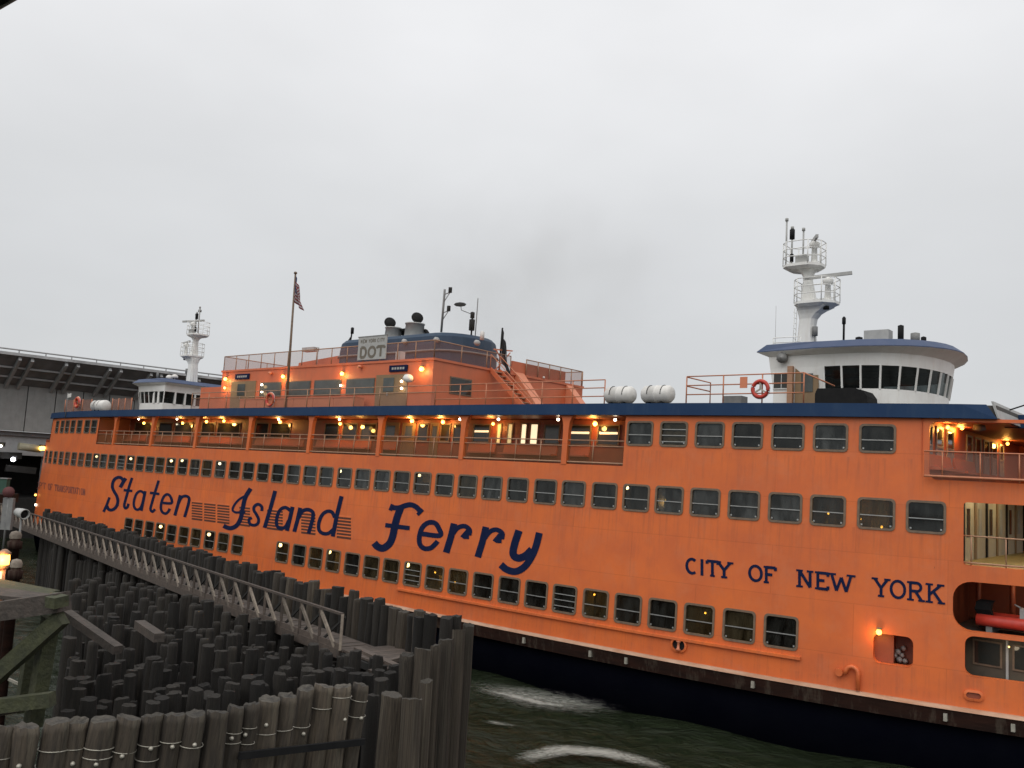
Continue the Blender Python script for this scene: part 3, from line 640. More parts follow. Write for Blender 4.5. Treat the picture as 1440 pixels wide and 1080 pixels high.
# ---------------- lettering
def cat(pts,n=5):
    P=[np.array(p,float) for p in pts]
    if len(P)<3: return P
    P=[2*P[0]-P[1]]+P+[2*P[-1]-P[-2]]; o=[]
    for i in range(1,len(P)-2):
        for k in range(n):
            t=k/n; o.append(.5*((2*P[i])+(-P[i-1]+P[i+1])*t+(2*P[i-1]-5*P[i]+4*P[i+1]-P[i+2])*t*t+(-P[i-1]+3*P[i]-3*P[i+1]+P[i+2])*t**3))
    return o+[P[-2]]
def ribbon(mb,pts,w,place,lift,taper=(1,1)):
    """flat painted stroke: pts and width in drawing units, place(x,y,lift) -> point on the surface"""
    P=pts; n=len(P); A=[];B=[]
    for i,p in enumerate(P):
        d=P[min(i+1,n-1)]-P[max(i-1,0)]; d=d/(np.linalg.norm(d)+1e-9); nr=np.array((-d[1],d[0]))
        t=i/(n-1); ww=w/2*(taper[0]+(1-taper[0])*min(1,t*3))*(1 if t<.67 else 1+(taper[1]-1)*(t-.67)*3)
        A.append(place(*(p+nr*ww),lift)); B.append(place(*(p-nr*ww),lift))
    mb.add(A+B,[(i,i+1,n+i+1,n+i) for i in range(n-1)])
def hull_place(ox,oy,sc):
    def f(x,y,l): s,z=h2(ox+x/sc,oy+y/sc,l); return hp(s,z,l)
    return f
STAT=[[(50,[(378,128),(338,190),(298,262)],0),(44,[(345,170),(318,128),(268,115),(215,145),(188,205),(188,270),(216,330),(250,390),(264,460),(246,530),(205,575),(160,588),(122,570),(108,530)],1),(36,[(143,405),(104,510),(56,615)],0)],
 [(38,[(470,122),(430,240),(400,350),(372,450),(356,520),(372,562),(405,540),(416,495)],1),(36,[(348,300),(472,312)],0)],
 [(36,[(645,345),(592,315),(540,345),(506,420),(494,500),(508,560),(548,584),(592,555),(625,480)],1),(42,[(660,315),(635,430),(602,600)],0)],
 [(38,[(855,160),(820,270),(790,370),(758,480),(736,575),(765,612),(802,575)],1),(36,[(728,338),(865,356)],0)],
 [(38,[(915,485),(1035,490),(1042,440),(1015,380),(970,362),(925,400),(895,480),(886,560),(905,615),(948,640),(990,615),(1016,568)],1)],
 [(44,[(1168,372),(1130,520),(1088,668)],0),(42,[(1140,490),(1180,410),(1240,385),(1292,412),(1288,480),(1262,580),(1228,690)],1)]]
ISL=[[(46,[(322,90),(265,185),(240,290),(218,400),(178,478),(120,512),(70,506),(32,486)],1),(24,[(268,165),(195,210),(145,270),(130,322),(165,345),(215,343),(265,345)],1)],
 [(32,[(440,330),(440,285),(402,258),(362,280),(356,322),(385,370),(406,420),(396,465),(355,482),(312,465),(306,420),(335,402)],1)],
 [(42,[(583,115),(530,310),(470,510)],0)],
 [(36,[(752,330),(692,293),(635,320),(602,400),(600,480),(635,515),(690,500),(728,430)],1),(42,[(768,285),(742,400),(708,542)],0)],
 [(42,[(850,295),(822,420),(786,552)],0),(40,[(830,405),(870,335),(930,315),(982,342),(985,400),(965,480),(938,570)],1)],
 [(38,[(1218,400),(1190,345),(1140,333),(1085,370),(1050,450),(1050,530),(1090,568),(1150,568),(1210,520)],1),(44,[(1290,172),(1240,380),(1196,602)],0)]]
FER=[[(56,[(268,105),(240,180),(222,250),(205,330),(180,385),(132,420),(88,408),(62,378)],1),(40,[(190,102),(250,106),(305,88),(350,82),(395,104),(428,145)],1),(34,[(148,240),(338,264)],0),(28,[(205,78),(186,126)],0),(26,[(440,118),(398,160)],0)],
 [(38,[(420,306),(572,322),(566,268),(535,225),(482,222),(436,260),(414,330),(418,390),(452,422),(502,418),(542,382),(556,365)],1)],
 [(52,[(684,228),(660,330),(622,455)],0),(36,[(660,330),(708,265),(765,248),(805,278),(800,320)],1),(74,[(756,300),(770,312),(800,312)],0)],
 [(52,[(932,254),(905,370),(868,490)],0),(36,[(910,360),(962,292),(1015,276),(1060,305),(1055,350)],1),(76,[(1008,330),(1022,342),(1054,342)],0)],
 [(58,[(1190,282),(1152,400),(1145,470),(1185,497),(1240,478),(1290,430)],1),(54,[(1348,300),(1320,410),(1280,500),(1228,568),(1160,602),(1092,585),(1048,548)],1)]]
for L,(ox,oy,sc) in ((STAT,(140,660,1440/140)),(ISL,(310,675,1440/190)),(FER,(515,695,1440/260))):
    pl=hull_place(ox,oy,sc)
    for let in L:   # louvre slats lie under the paint, see below
        mb=MB()
        for i,(w,pts,curved) in enumerate(let):
            P=cat(pts) if curved else [np.array(p,float) for p in pts]
            ribbon(mb,P,w,pl,.016+.003*i)
        mb.build('painted_letter',M['ink'],ferry)
# block capitals: strokes in a unit box (x right, y down); the third value marks a slab serif at start / end
arc=lambda cx,cy,rx,ry,a0,a1,n=10:[(cx+rx*math.cos(R(a0+(a1-a0)*i/n)),cy+ry*math.sin(R(a0+(a1-a0)*i/n))) for i in range(n+1)]
GL={'C':[(arc(.55,.5,.45,.44,-50,-310,14),'')],'I':[([(.5,.06),(.5,.94)],'be')],'T':[([(.05,.07),(.95,.07)],''),([(.5,.07),(.5,.94)],'e'),([(.05,.04),(.05,.24)],''),([(.95,.04),(.95,.24)],'')],
 'Y':[([(.1,.06),(.5,.52)],'b'),([(.9,.06),(.5,.52)],'b'),([(.5,.5),(.5,.94)],'e')],'O':[(arc(.5,.5,.42,.43,0,360,20),'')],'F':[([(.22,.06),(.22,.94)],'be'),([(.22,.07),(.92,.07)],''),([(.22,.48),(.68,.48)],''),([(.92,.04),(.92,.24)],'')],
 'N':[([(.18,.06),(.18,.94)],'be'),([(.18,.06),(.82,.94)],''),([(.82,.06),(.82,.94)],'b')],'E':[([(.22,.06),(.22,.94)],'be'),([(.22,.07),(.92,.07)],''),([(.22,.48),(.68,.48)],''),([(.22,.93),(.92,.93)],''),([(.92,.04),(.92,.24)],''),([(.92,.76),(.92,.96)],'')],
 'W':[([(.06,.06),(.28,.94)],'b'),([(.28,.94),(.5,.2)],''),([(.5,.2),(.72,.94)],''),([(.72,.94),(.94,.06)],'e')],
 'R':[([(.22,.06),(.22,.94)],'be'),([(.22,.07),(.6,.07)]+arc(.6,.28,.24,.21,-90,90,8)+[(.22,.49)],''),([(.52,.5),(.88,.94)],'e')],'K':[([(.2,.06),(.2,.94)],'be'),([(.82,.06),(.2,.58)],'b'),([(.42,.4),(.86,.94)],'e')],
 'D':[([(.2,.06),(.2,.94)],''),([(.2,.07),(.5,.07)]+arc(.5,.5,.36,.43,-90,90,10)+[(.2,.93)],'')],'P':[([(.22,.06),(.22,.94)],''),([(.22,.07),(.6,.07)]+arc(.6,.29,.26,.22,-90,90,8)+[(.22,.51)],'')],
 'A':[([(.08,.94),(.5,.06)],''),([(.92,.94),(.5,.06)],''),([(.25,.64),(.75,.64)],'')],'S':[(arc(.52,.28,.34,.21,-20,-270,9)+arc(.5,.71,.36,.22,-90,160,9),'')]}
def block(ch,u,w,serif,place,m,parent,name='painted_letter',lift=.012,step=.003):
    """u(x,y): unit box to drawing units; w: stroke width in drawing units"""
    mb=MB(); k=0
    for pts,fl in GL[ch]:
        P=[np.array(u(*p),float) for p in pts]
        if len(P)==2: P=[P[0],(P[0]+P[1])/2,P[1]]
        ribbon(mb,P,w,place,lift+step*k); k+=1
        if serif:
            for q,on in ((pts[0],'b' in fl),(pts[-1],'e' in fl)):
                if on: ribbon(mb,[np.array(u(q[0]-.2,q[1]),float),np.array(u(q[0],q[1]),float),np.array(u(q[0]+.2,q[1]),float)],w*.7,place,lift+step*k); k+=1
    return mb.build(name,m,parent)
pl=hull_place(950,770,1440/390)
for ch,x0,x1 in (('C',52,112),('I',118,156),('T',160,222),('Y',212,292),('O',378,452),('F',456,524),('N',628,714),('E',722,797),('W',803,918),('Y',1026,1108),('O',1112,1197),('R',1200,1288),('K',1298,1394)):
    f=lambda u,v,x0=x0,x1=x1:((lambda x:(x,(54+.105*(x-80))*(1-v)+(138+.121*(x-80))*v))(x0+u*(x1-x0)))
    block(ch,f,15,True,pl,M['ink'],ferry)
pl=hull_place(40,670,14.4)
xx=532
for word,a,b in (('DEPT',60,355),('OF',395,485),('TRANSPORTATION',530,1150)):
    cw=(b-a)/len(word)
    for i,ch in enumerate(word):
        x0=a+i*cw+cw*.06; x1=a+(i+1)*cw-cw*.06
        f=lambda u,v,x0=x0,x1=x1:((lambda x:(x,(152+.145*(x-530))*(1-v)+(300+.155*(x-530))*v))(x0+u*(x1-x0)))
        if a+i*cw<200 and word=='DEPT' and i==0: pass
        block(ch,f,13,False,pl,M['faded'],ferry)
M['gap']=mat('dark_louvre_gap',(.1,.03,.015),(.07,.022,.012),rough=.8)
# ---------------- louvres behind the lettering
for x0,x1 in ((270,285),(287.5,303.5),(306,323),(337,352),(376,398),(424,444),(474,494)):
    mb=MB()
    for k in range(7):
        t=(k+.5)/7
        def pt(x,dz,o): y=(703+.098*(x-270))*(1-t)+(729+.125*(x-270))*t; s,z=h2(x,y); return hp(s,z+dz,o)
        A=[pt(x,dz,o) for x in (x0,x1) for o,dz in ((.002,-.05),(.011,-.045),(.011,.0),(.002,.04))]
        mb.add(A,((0,1,5,4),(1,2,6,5),(2,3,7,6),(0,1,2,3),(4,5,6,7)),0)
        B=[pt(x,dz,.007) for x in (x0,x1) for dz in (-.17,-.055)]; mb.add(B,((0,1,3,2),),1)
    mb.build('louvre',[M['orange'],M['gap']],ferry)
# ---------------- small fittings of the side
def oval(px,py,w,h,name):
    s,z=h2(px,py); mt=hull_matrix(s,z); b=MB(); P=rr(w,h,h/2-.001,8); P2=rr(w+.16,h+.16,h/2+.07,8); n=len(P)
    b.add([(x,-.07,q) for x,q in P2]+[(x,-.09,q) for x,q in P]+[(x,-.008,q) for x,q in P]+[(x,.01,q) for x,q in P2],[t for k in range(n) for t in ((k,(k+1)%n,n+(k+1)%n,n+k),(n+k,n+(k+1)%n,2*n+(k+1)%n,2*n+k),(3*n+k,3*n+(k+1)%n,(k+1)%n,k))],0)
    o=link(name,b.mesh(name,M['orange']),ferry,mt)
    b=MB(); b.add([(x,-.006,q) for x,q in P],(tuple(range(n)),)); b.build('slot',M['inner_orange' if w<.5 else 'black'],o); return o
o=oval(955,907,.56,.42,'mooring_chock'); b=MB(); b.lathe((0,-.07,-.2),[(.0,0),(.13,.0),(.06,.08),(.05,.3),(.12,.36),(0,.37)],10); b.build('roller',M['lightorange'],o)
oval(1369,978,.46,.2,'fairlead')
s,z=h2(1207,972); b=MB(); z0=ZW+.06
b.tube([hp(s,z0,.14),hp(s,z0+.55,.14)]+[hp(s+.13/1-.13*math.cos(t),z0+.55+.24*math.sin(t),.14) for t in np.linspace(.3,2.8,7)]+[hp(s+.28,z0+.5,.14)],.085,8); b.build('gooseneck_vent',M['orange'],ferry)
b=MB(); s2=s+.42
b.tube([hp(s2,z0+.52,.02),hp(s2-.02,z0+.52,.2)],.14,10); b.build('vent_stub',M['orange'],ferry)
# small recess with a lamp and a pale valve cluster
a_,b_,z0,z1=OPEN['small']; 
def recess():
    mb=MB(); s0,s1=max(a_,b_),min(a_,b_)
    for ins,q in ((1.1,0),): 
        mb.quad(hp(s0,z0-.1,-ins),hp(s1,z0-.1,-ins),hp(s1,z1+.1,-ins),hp(s0,z1+.1,-ins))
        mb.quad(hp(s0+.01,z0-.1,-.04),hp(s0+.01,z0-.1,-ins),hp(s0+.01,z1+.1,-ins),hp(s0+.01,z1+.1,-.04)); mb.quad(hp(s1-.01,z0-.1,-.04),hp(s1-.01,z0-.1,-ins),hp(s1-.01,z1+.1,-ins),hp(s1-.01,z1+.1,-.04))
        for z in (z0-.05,z1+.05): mb.quad(hp(s0,z,-.04),hp(s1,z,-.04),hp(s1,z,-ins),hp(s0,z,-ins))
    # partition making the left half shallow
    sm=h2(1255,915)[0]; mb.quad(hp(s0,z0,-.35),hp(sm,z0,-.35),hp(sm,z1,-.35),hp(s0,z1,-.35)); mb.quad(hp(sm,z0,-.35),hp(sm,z0,-1.1),hp(sm,z1,-1.1),hp(sm,z1,-.35))
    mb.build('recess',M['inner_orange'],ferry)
    p=hpx(1236,889,-.08); lamp('side_lamp',p,.11,M['bulbo'],16,(1,.5,.12),True)
    for x,y,r in ((1262,917,.12),(1270,912,.1),(1264,928,.12),(1272,930,.1),(1268,922,.09),(1258,922,.09)):
        p=hpx(x,y,.8); b=MB(); b.lathe(p+np.array((0,.1,0)),[(0,-.05),(r,-.05),(r*.7,.03),(r,.08),(0,.09)],8,axis=(0,-1,0)); b.build('valve',M['lightgrey'],ferry)
recess()
# ---------------- right end: inside the four openings
def end_rooms():
    # bridge deck: cabin end wall running across the ship, windows and a bench
    p=hp(SW,ZG); ax=p[0]; n0=p[1]-.0
    mb=MB(); mb.quad((ax,n0,ZG),(ax,BEAM-n0,ZG),(ax,BEAM-n0,ZB),(ax,n0,ZB)); mb.build('cabin_end_wall',M['orange2'],ferry)
    for k in range(9):
        y=n0+.75+k*1.55
        if k in (3,): continue
        f=MB(); 
        for a,b,c,d in ((-.5,.5,-.78,-.7),(-.5,.5,.7,.78),(-.5,-.42,-.7,.7),(.42,.5,-.7,.7),(-.42,.42,-.05,.03)): f.box(-.0,.05,a,b,c,d)
        o=link('cabin_window',f.mesh('cabin_window',M['lightgrey']),ferry,Matrix.Translation((ax,y,ZG+1.35)))
        g=MB(); g.box(.003,.02,-.419,.419,.031,.699); g.box(.003,.02,-.419,.419,-.699,-.051,1); g.build('pane',[M['glassOp'],M['lightgrey']],o)
    g=MB(); 
    for y in (n0+.3,n0+4.2): g.prism([(ax+.02,y,ZG+.4),(ax+.6,y,ZG+.4),(ax+.6,y,ZG+.5),(ax+.16,y,ZG+.52),(ax+.06,y,ZG+1.0),(ax+.02,y,ZG+1.0)],(0,3.4,0))
    g.build('bench',M['orange2'],ferry)
    mb=MB(); L=[hp(s,0,.0) for s in np.linspace(SW-.05,S0+.9,20)]
    for z,r in ((ZG+1.05,.03),(ZG+.14,.05)): mb.tube([(q[0],q[1]+.05,z) for q in L],r,6)
    mb.build('guard_rail',M['railo'],ferry)
    mb=MB()
    for k in range(19):
        a,b=L[k],L[k+1]; mb.quad((a[0],a[1]+.07,ZG+.14),(b[0],b[1]+.07,ZG+.14),(b[0],b[1]+.07,ZG+1.05),(a[0],a[1]+.07,ZG+1.05))
    mb.build('rail_netting',M['netpink'],ferry)
    for q in L[2::4]: b=MB(); b.tube([(q[0],q[1]+.05,ZG),(q[0],q[1]+.05,ZG+1.05)],.025,6); b.build('rail_post',M['railo'],ferry)
    for (x,y,pw) in ((1333,601,40),(1353,602,40)):
        q=QA(x,y,ax+.22); lamp('end_lamp',q+np.array((.0,0,0)),.08,M['bulbo'],pw,(1,.42,.08))
    q=QA(1417,624,ax+.3); lamp('end_lamp',q,.08,M['bulbo'],40,(1,.42,.08))
    q=QA(1377,603,ax+1.2); b=MB(); b.lathe(q,[(0,.2),(.2,.16),(.24,-.05),(.0,-.1)],10); b.build('loudspeaker',M['grey'],ferry)
    # saloon deck lobby: panelled wall and columns under warm lights
    p=hp(OPEN['middle'][0]+.12,ZS); ax=p[0]; n0=p[1]
    for z0,z1,m in ((ZS,ZG-.12,'palewall'),):
        mb=MB(); mb.quad((ax-.4,n0+.2,z0),(ax-.4,BEAM-n0,z0),(ax-.4,BEAM-n0,z1),(ax-.4,n0+.2,z1)); mb.build('lobby_wall',M[m],ferry)
    for k in range(8):
        y=n0+.45+k*1.9
        b=MB(); b.box(ax-.39,ax-.36,y,y+.3,ZS+.01,ZG-.14); b.build('lobby_post',M['black' if k%2 else 'tan'],ferry)
        b=MB(); b.box(ax-.39,ax-.37,y+.7,y+1.15,ZS+.9,ZS+2.0); b.build('lobby_notice',M['glassOp2' if k%2 else 'lightgrey'],ferry)
        b=MB(); b.box(ax-.39,ax-.375,y+.32,y+.4,ZS+.01,ZG-.14); b.build('lobby_trim',M['frame'],ferry)
    mb=MB()
    for z,r in ((ZS+1.05,.03),(ZS+.1,.04)): mb.tube([hp(s,z,-.1) for s in np.linspace(OPEN['middle'][0],S0+.8,10)],r,6)
    for s in np.linspace(OPEN['middle'][0]-.15,S0+.8,5): mb.tube([hp(s,ZS,-.1),hp(s,ZS+1.05,-.1)],.025,6)
    mb.build('guard_rail',M['rail'],ferry)
    for y in (n0+1.2,n0+4,n0+8): lamp('lobby_lamp',(ax+.9,y,ZG-.3),.12,M['bulbw'],40,(1,.78,.42))
    # lower space (rescue boat) and the room below it
    zl=5.12
    a=hp(OPEN['lower'][0]+.25,zl); deck('boat_deck',zl,S0+.8,OPEN['lower'][0]+.25,M['deckgrey'],ins=.06,th=.1)
    mb=MB(); mb.box(a[0]-.3,a[0]-.2,a[1]+.06,a[1]+5.1,ZMD+.01,ZS-.14); mb.box(a[0]-.2,a[0]+6,a[1]+5.0,a[1]+5.1,zl+.01,ZS-.14); mb.build('boat_bay_wall',M['inner_orange'],ferry)
    for x in (1376,1424):
        q=QA(x,850,a[0]+.1); q=Q(x,850,a[1]+3.2); b=MB(); b.tube([(q[0],q[1],zl),(q[0],q[1],ZS-.14)],.1,8); b.build('boat_bay_post',M['inner_orange'],ferry)
    lamp('boat_bay_lamp',(a[0]+2.6,a[1]+2.8,ZS-.4),.07,M['bulby'],20,(1,.7,.4))
    b0=hp(OPEN['lowest'][0]+.2,4.); x0=b0[0]; y0=b0[1]+1.1
    mb=MB(); mb.box(x0-.2,x0+4.6,y0,y0+.1,ZMD+.01,zl-.11); mb.box(x0-.3,x0-.2,b0[1]+.06,y0,ZMD+.01,zl-.11); mb.build('store_room_wall',M['store'],ferry)
    for da,w in ((.35,.95),(1.62,.6)):
        f=MB(); f.box(x0+da,x0+da+w,y0-.05,y0-.001,3.95,4.85); o=f.build('store_room_window',M['frame'],ferry); g=MB(); g.box(x0+da+.07,x0+da+w-.07,y0-.07,y0-.051,4.02,4.78); g.build('pane',M['glassOp'],o)
    b=MB(); b.box(x0+1.42,x0+1.5,y0-.08,y0-.002,ZMD+.02,zl-.13); b.build('door_post',M['lightgrey'],ferry)
    lamp('store_room_lamp',(x0+1.6,y0-.5,zl-.32),.03,M['bulby'],4,(1,.8,.55))
    return a,zl
BAY,ZBAY=end_rooms()
# ---------------- deckhouse on the hurricane deck
NH=3.0; A1=float(Q(610,507.5,NH)[0]); A0=float(Q(313,523,NH)[0]); ZH=16.25; ZD=ZT-.01; NF=BEAM-NH
def deckhouse():
    mb=MB(); mb.box(A0,A1,NH,NF,ZD,ZH); mb.build('deckhouse',M['orange2'],ferry)
    aL=float(Q(278,560,NH+1)[0]); mb=MB(); mb.box(aL,A0,NH+1.2,NF-1.2,ZD,ZH-.9); mb.build('deckhouse_annex',M['orange2'],ferry)
    mb=MB(); mb.box(A0-.08,A1+.08,NH-.06,NF+.06,ZH,ZH+.14); mb.build('deckhouse_roof_edge',M['orange2'],ferry)
    # long windows, doors with their signs (picture columns on the near wall)
    def wx(x): return float(Q(x,545,NH)[0])
    def pane(x0,x1,z0,z1,g,name='saloon_window'):
        f=MB(); a,b=wx(x0),wx(x1); f.box(a,b,NH-.04,NH-.001,z0,z1); o=f.build(name,M['frame'],ferry)
        g_=MB(); n=max(1,round((b-a)/2)); 
        for k in range(n):
            w=(b-a)/n; g_.box(a+k*w+.05,a+(k+1)*w-.05,NH-.055,NH-.041,z0+.06,z1-.06)
        g_.build('pane',g,o)
    z0,z1=14.3,15.35
    for x0,x1 in ((366,396),(402,437),(442,480),(487,527)): pane(x0,x1,z0,z1,M['glassOp2'])
    def door(x0,x1,xs0,xs1):
        f=MB(); a,b=wx(x0),wx(x1); f.box(a,b,NH-.05,NH-.001,ZD+.01,15.5); o=f.build('deckhouse_door',M['tan'],ferry)
        c=(a+b)/2; g=MB(); g.box(c-.7,c+.25,NH-.075,NH-.051,14.45,15.3); g.build('pane',M['glassOp2'],o)
        g=MB(); g.box(c-.3,c-.22,NH-.12,NH-.051,14.2,14.4); g.build('handle',M['bar'],o)
        s0,s1=wx(xs0),wx(xs1); g=MB(); g.box(s0,s1,NH-.1,NH-.002,15.66,16.05); sg=g.build('door_sign',M['ink'],ferry)
        g=MB()
        for k in range(5): 
            u=s0+(s1-s0)*(.16+.15*k); g.box(u,u+(s1-s0)*.1,NH-.112,NH-.101,15.78,15.92)
        g.build('sign_print',M['lightgrey'],sg)
    door(326,360,331,350); door(529,573,547,572)
    pane(634,662,14.35,15.6,M['glassOp'],'deckhouse_window') if False else None
    # end wall facing the right end: window and dark door outline
    def ey(x,y): return QA(x,y,A1)
    a=ey(633,529); b=ey(662,558); f=MB(); f.box(A1+.001,A1+.04,a[1],b[1],b[2]+.0,a[2]); o=f.build('deckhouse_window',M['frame'],ferry); g=MB(); g.box(A1+.041,A1+.055,a[1]+.08,b[1]-.08,b[2]+.08,a[2]-.08); g.build('pane',M['glassOp'],o)
    # orange lifejacket lockers
    la,lb=wx(358),wx(520); n=6
    for k in range(n):
        w=(lb-la)/n; g=MB(); g.box(la+k*w+.02,la+(k+1)*w-.02,NH-1.1,NH-.35,ZD,14.02); g.box(la+k*w,la+(k+1)*w-.0,NH-1.14,NH-.31,14.02,14.08); g.build('lifejacket_locker',M['lightorange'],ferry)
    # lamps
    for x,y,pw in ((317,533,30),(316,545.5,14),(398,529.5,30),(481,525.5,30)):
        q=Q(x,y,NH-.14); lamp('deckhouse_lamp',q,.13 if pw>20 else .1,M['bulby'],pw,(1,.55,.18))
    q=Q(593,519,NH-.16); lamp('deckhouse_lamp',q,.15,M['bulby'],34,(1,.58,.2))
    for x,y in ((368,541),(368,551),(479,542),(564.5,536),(564.5,546)):
        q=Q(x,y,NH-.1); lamp('door_lamp',q,.07,M['bulbw'],3)
    for x,y in ((380,525),(506,516)):
        q=Q(x,y,NH-.16); g=MB(); g.lathe(q,[(0,.12),(.12,.1),(.16,-.05),(0,-.09)],10); g.build('dome_light',M['lightorange'],ferry)
    q=Q(574,532,NH-.6); g=MB(); g.lathe(q,[(0,.22),(.26,.15),(.34,-.08),(.24,-.14),(0,-.16)],12,axis=(.5,-.3,.8)); g.build('searchlight',M['raft'],ferry)
    # fence on the deckhouse roof
    zf=ZH+1.2; zb=ZH+.14
    def fence(p,q,n,name='roof_fence',z0=zb,z1=zf,m=M['rail']):
        p=np.array(p,float);q=np.array(q,float); mb=MB(); mb.tube([(*p,z1),(*q,z1)],.035,6); mb.build('roof_fence_rail',m,ferry)
        for k in range(n+1):
            c=p+(q-p)*k/n; g=MB(); g.tube([(*c,z0),(*c,z1)],.035,6); g.build('roof_fence_post',m,ferry)
        mb=MB(); mb.quad((*p,z0),(*q,z0),(*q,z1),(*p,z1)); mb.build('roof_fence_netting',M['netpink'],ferry)
    m_=M['rail']; fence((A0+.05,NH+.05),(A1-.05,NH+.05),14); fence((A1-.05,NH+.05),(A1-.05,10),3); fence((A1-.05,11.6),(A1-.05,NF-.1),5); fence((A0+.05,NH+.05),(A0+.05,NF),8); fence((A0+.05,NF),(A1-.05,NF),14)
    # upper casing: orange block on the roof left of the funnel
    a0,a1=float(Q(418,510,8)[0]),float(Q(487,510,8)[0]); mb=MB(); mb.loft([[(a0,8,zb),(a1,8,zb),(a1,13,zb),(a0,13,zb)],[(a0+.2,8,17.55),(a1-.9,8,17.9),(a1-.9,13,17.9),(a0+.2,13,17.55)]]); mb.build('roof_casing',M['orange2'],ferry)
    for x in (604,):
        q=Q(x-43,503,NH+.3); b=MB(); b.box(q[0]-.22,q[0]+.22,NH+.2,NH+.6,zb,16.95); b.build('roof_locker',M['raft'],ferry)
    # guard panel on the end wall, stairs, sloping casings, bracing frame
    pa,pb=ey(722,515)[1],ey(797,530)[1]; mb=MB(); mb.box(A1-.2,A1-.12,pa,pb,zb,17.2); mb.build('guard_panel',M['orange2'],ferry)
    n1=ey(696,520)[1]; top=np.array((A1,n1,ZH+.1)); bot=Q(757,572,n1); bot=np.array((bot[0],n1,ZD))
    st=MB()
    for dy in (-.45,.45): st.bar(top+(0,dy,0),bot+(0,dy,0),.07,.28)
    st=st.build('stair',M['orange2'],ferry)
    for k in range(11):
        c=top+(bot-top)*(k+.5)/11; g=MB(); g.box(c[0]-.13,c[0]+.13,c[1]-.41,c[1]+.41,c[2]-.025,c[2]+.025); g.build('tread',M['rail'],st)
    g=MB()
    for dy in (-.45,.45): g.tube([top+(0,dy,.95),bot+(0,dy,.95)],.025,6); g.tube([bot+(0,dy,0),bot+(0,dy,.95)],.025,6); g.tube([top+(0,dy,0),top+(0,dy,.95)],.025,6)
    g.build('handrail',M['railo'],st)
    for x,w in ((724,.9),(796,.75)):
        n_=ey(x,530)[1]; z_=ey(x,523 if x<750 else 540)[2]; e=Q(x+42,572,n_)[0]
        g=MB(); g.prism([(A1+.01,n_,ZD),(e,n_,ZD),(e,n_,ZD+.25),(A1+.01,n_,z_)],(0,w,0)); g.build('sloping_casing',M['lightorange'],ferry)  # slopes in paler orange: the brighter light on them is put into the colour
    for x,y in ((777,514),(857/1,545)): pass
    q=ey(763,531); g=MB(); g.ball(q+np.array((.1,0,0)),.09,8); g.build('dome_light',M['raft'],ferry)
    # braced frame for the short flag staff
    c=QA(707,505,A1-.4); g=MB()
    for dy,dy2 in ((-.7,.7),(.7,-.7)): g.bar((A1-.4,c[1]+dy,zb),(A1-.4,c[1]+dy2,zb+1.35),.06)
    g.bar((A1-.4,c[1]-.9,zb+1.35),(A1-.4,c[1]+.9,zb+1.5),.08); g.build('braced_frame',M['lightorange'],ferry)
    s=QA(702,517,A1-.5); t=QA(706,461,A1-.5); g=MB(); g.tube([(s[0],s[1],zb),(t[0],s[1]+.1,t[2])],.06,8); g.build('flag_staff',M['black'],ferry)
    return (A1-.5,s[1]+.1,t[2])
STAFF=deckhouse()
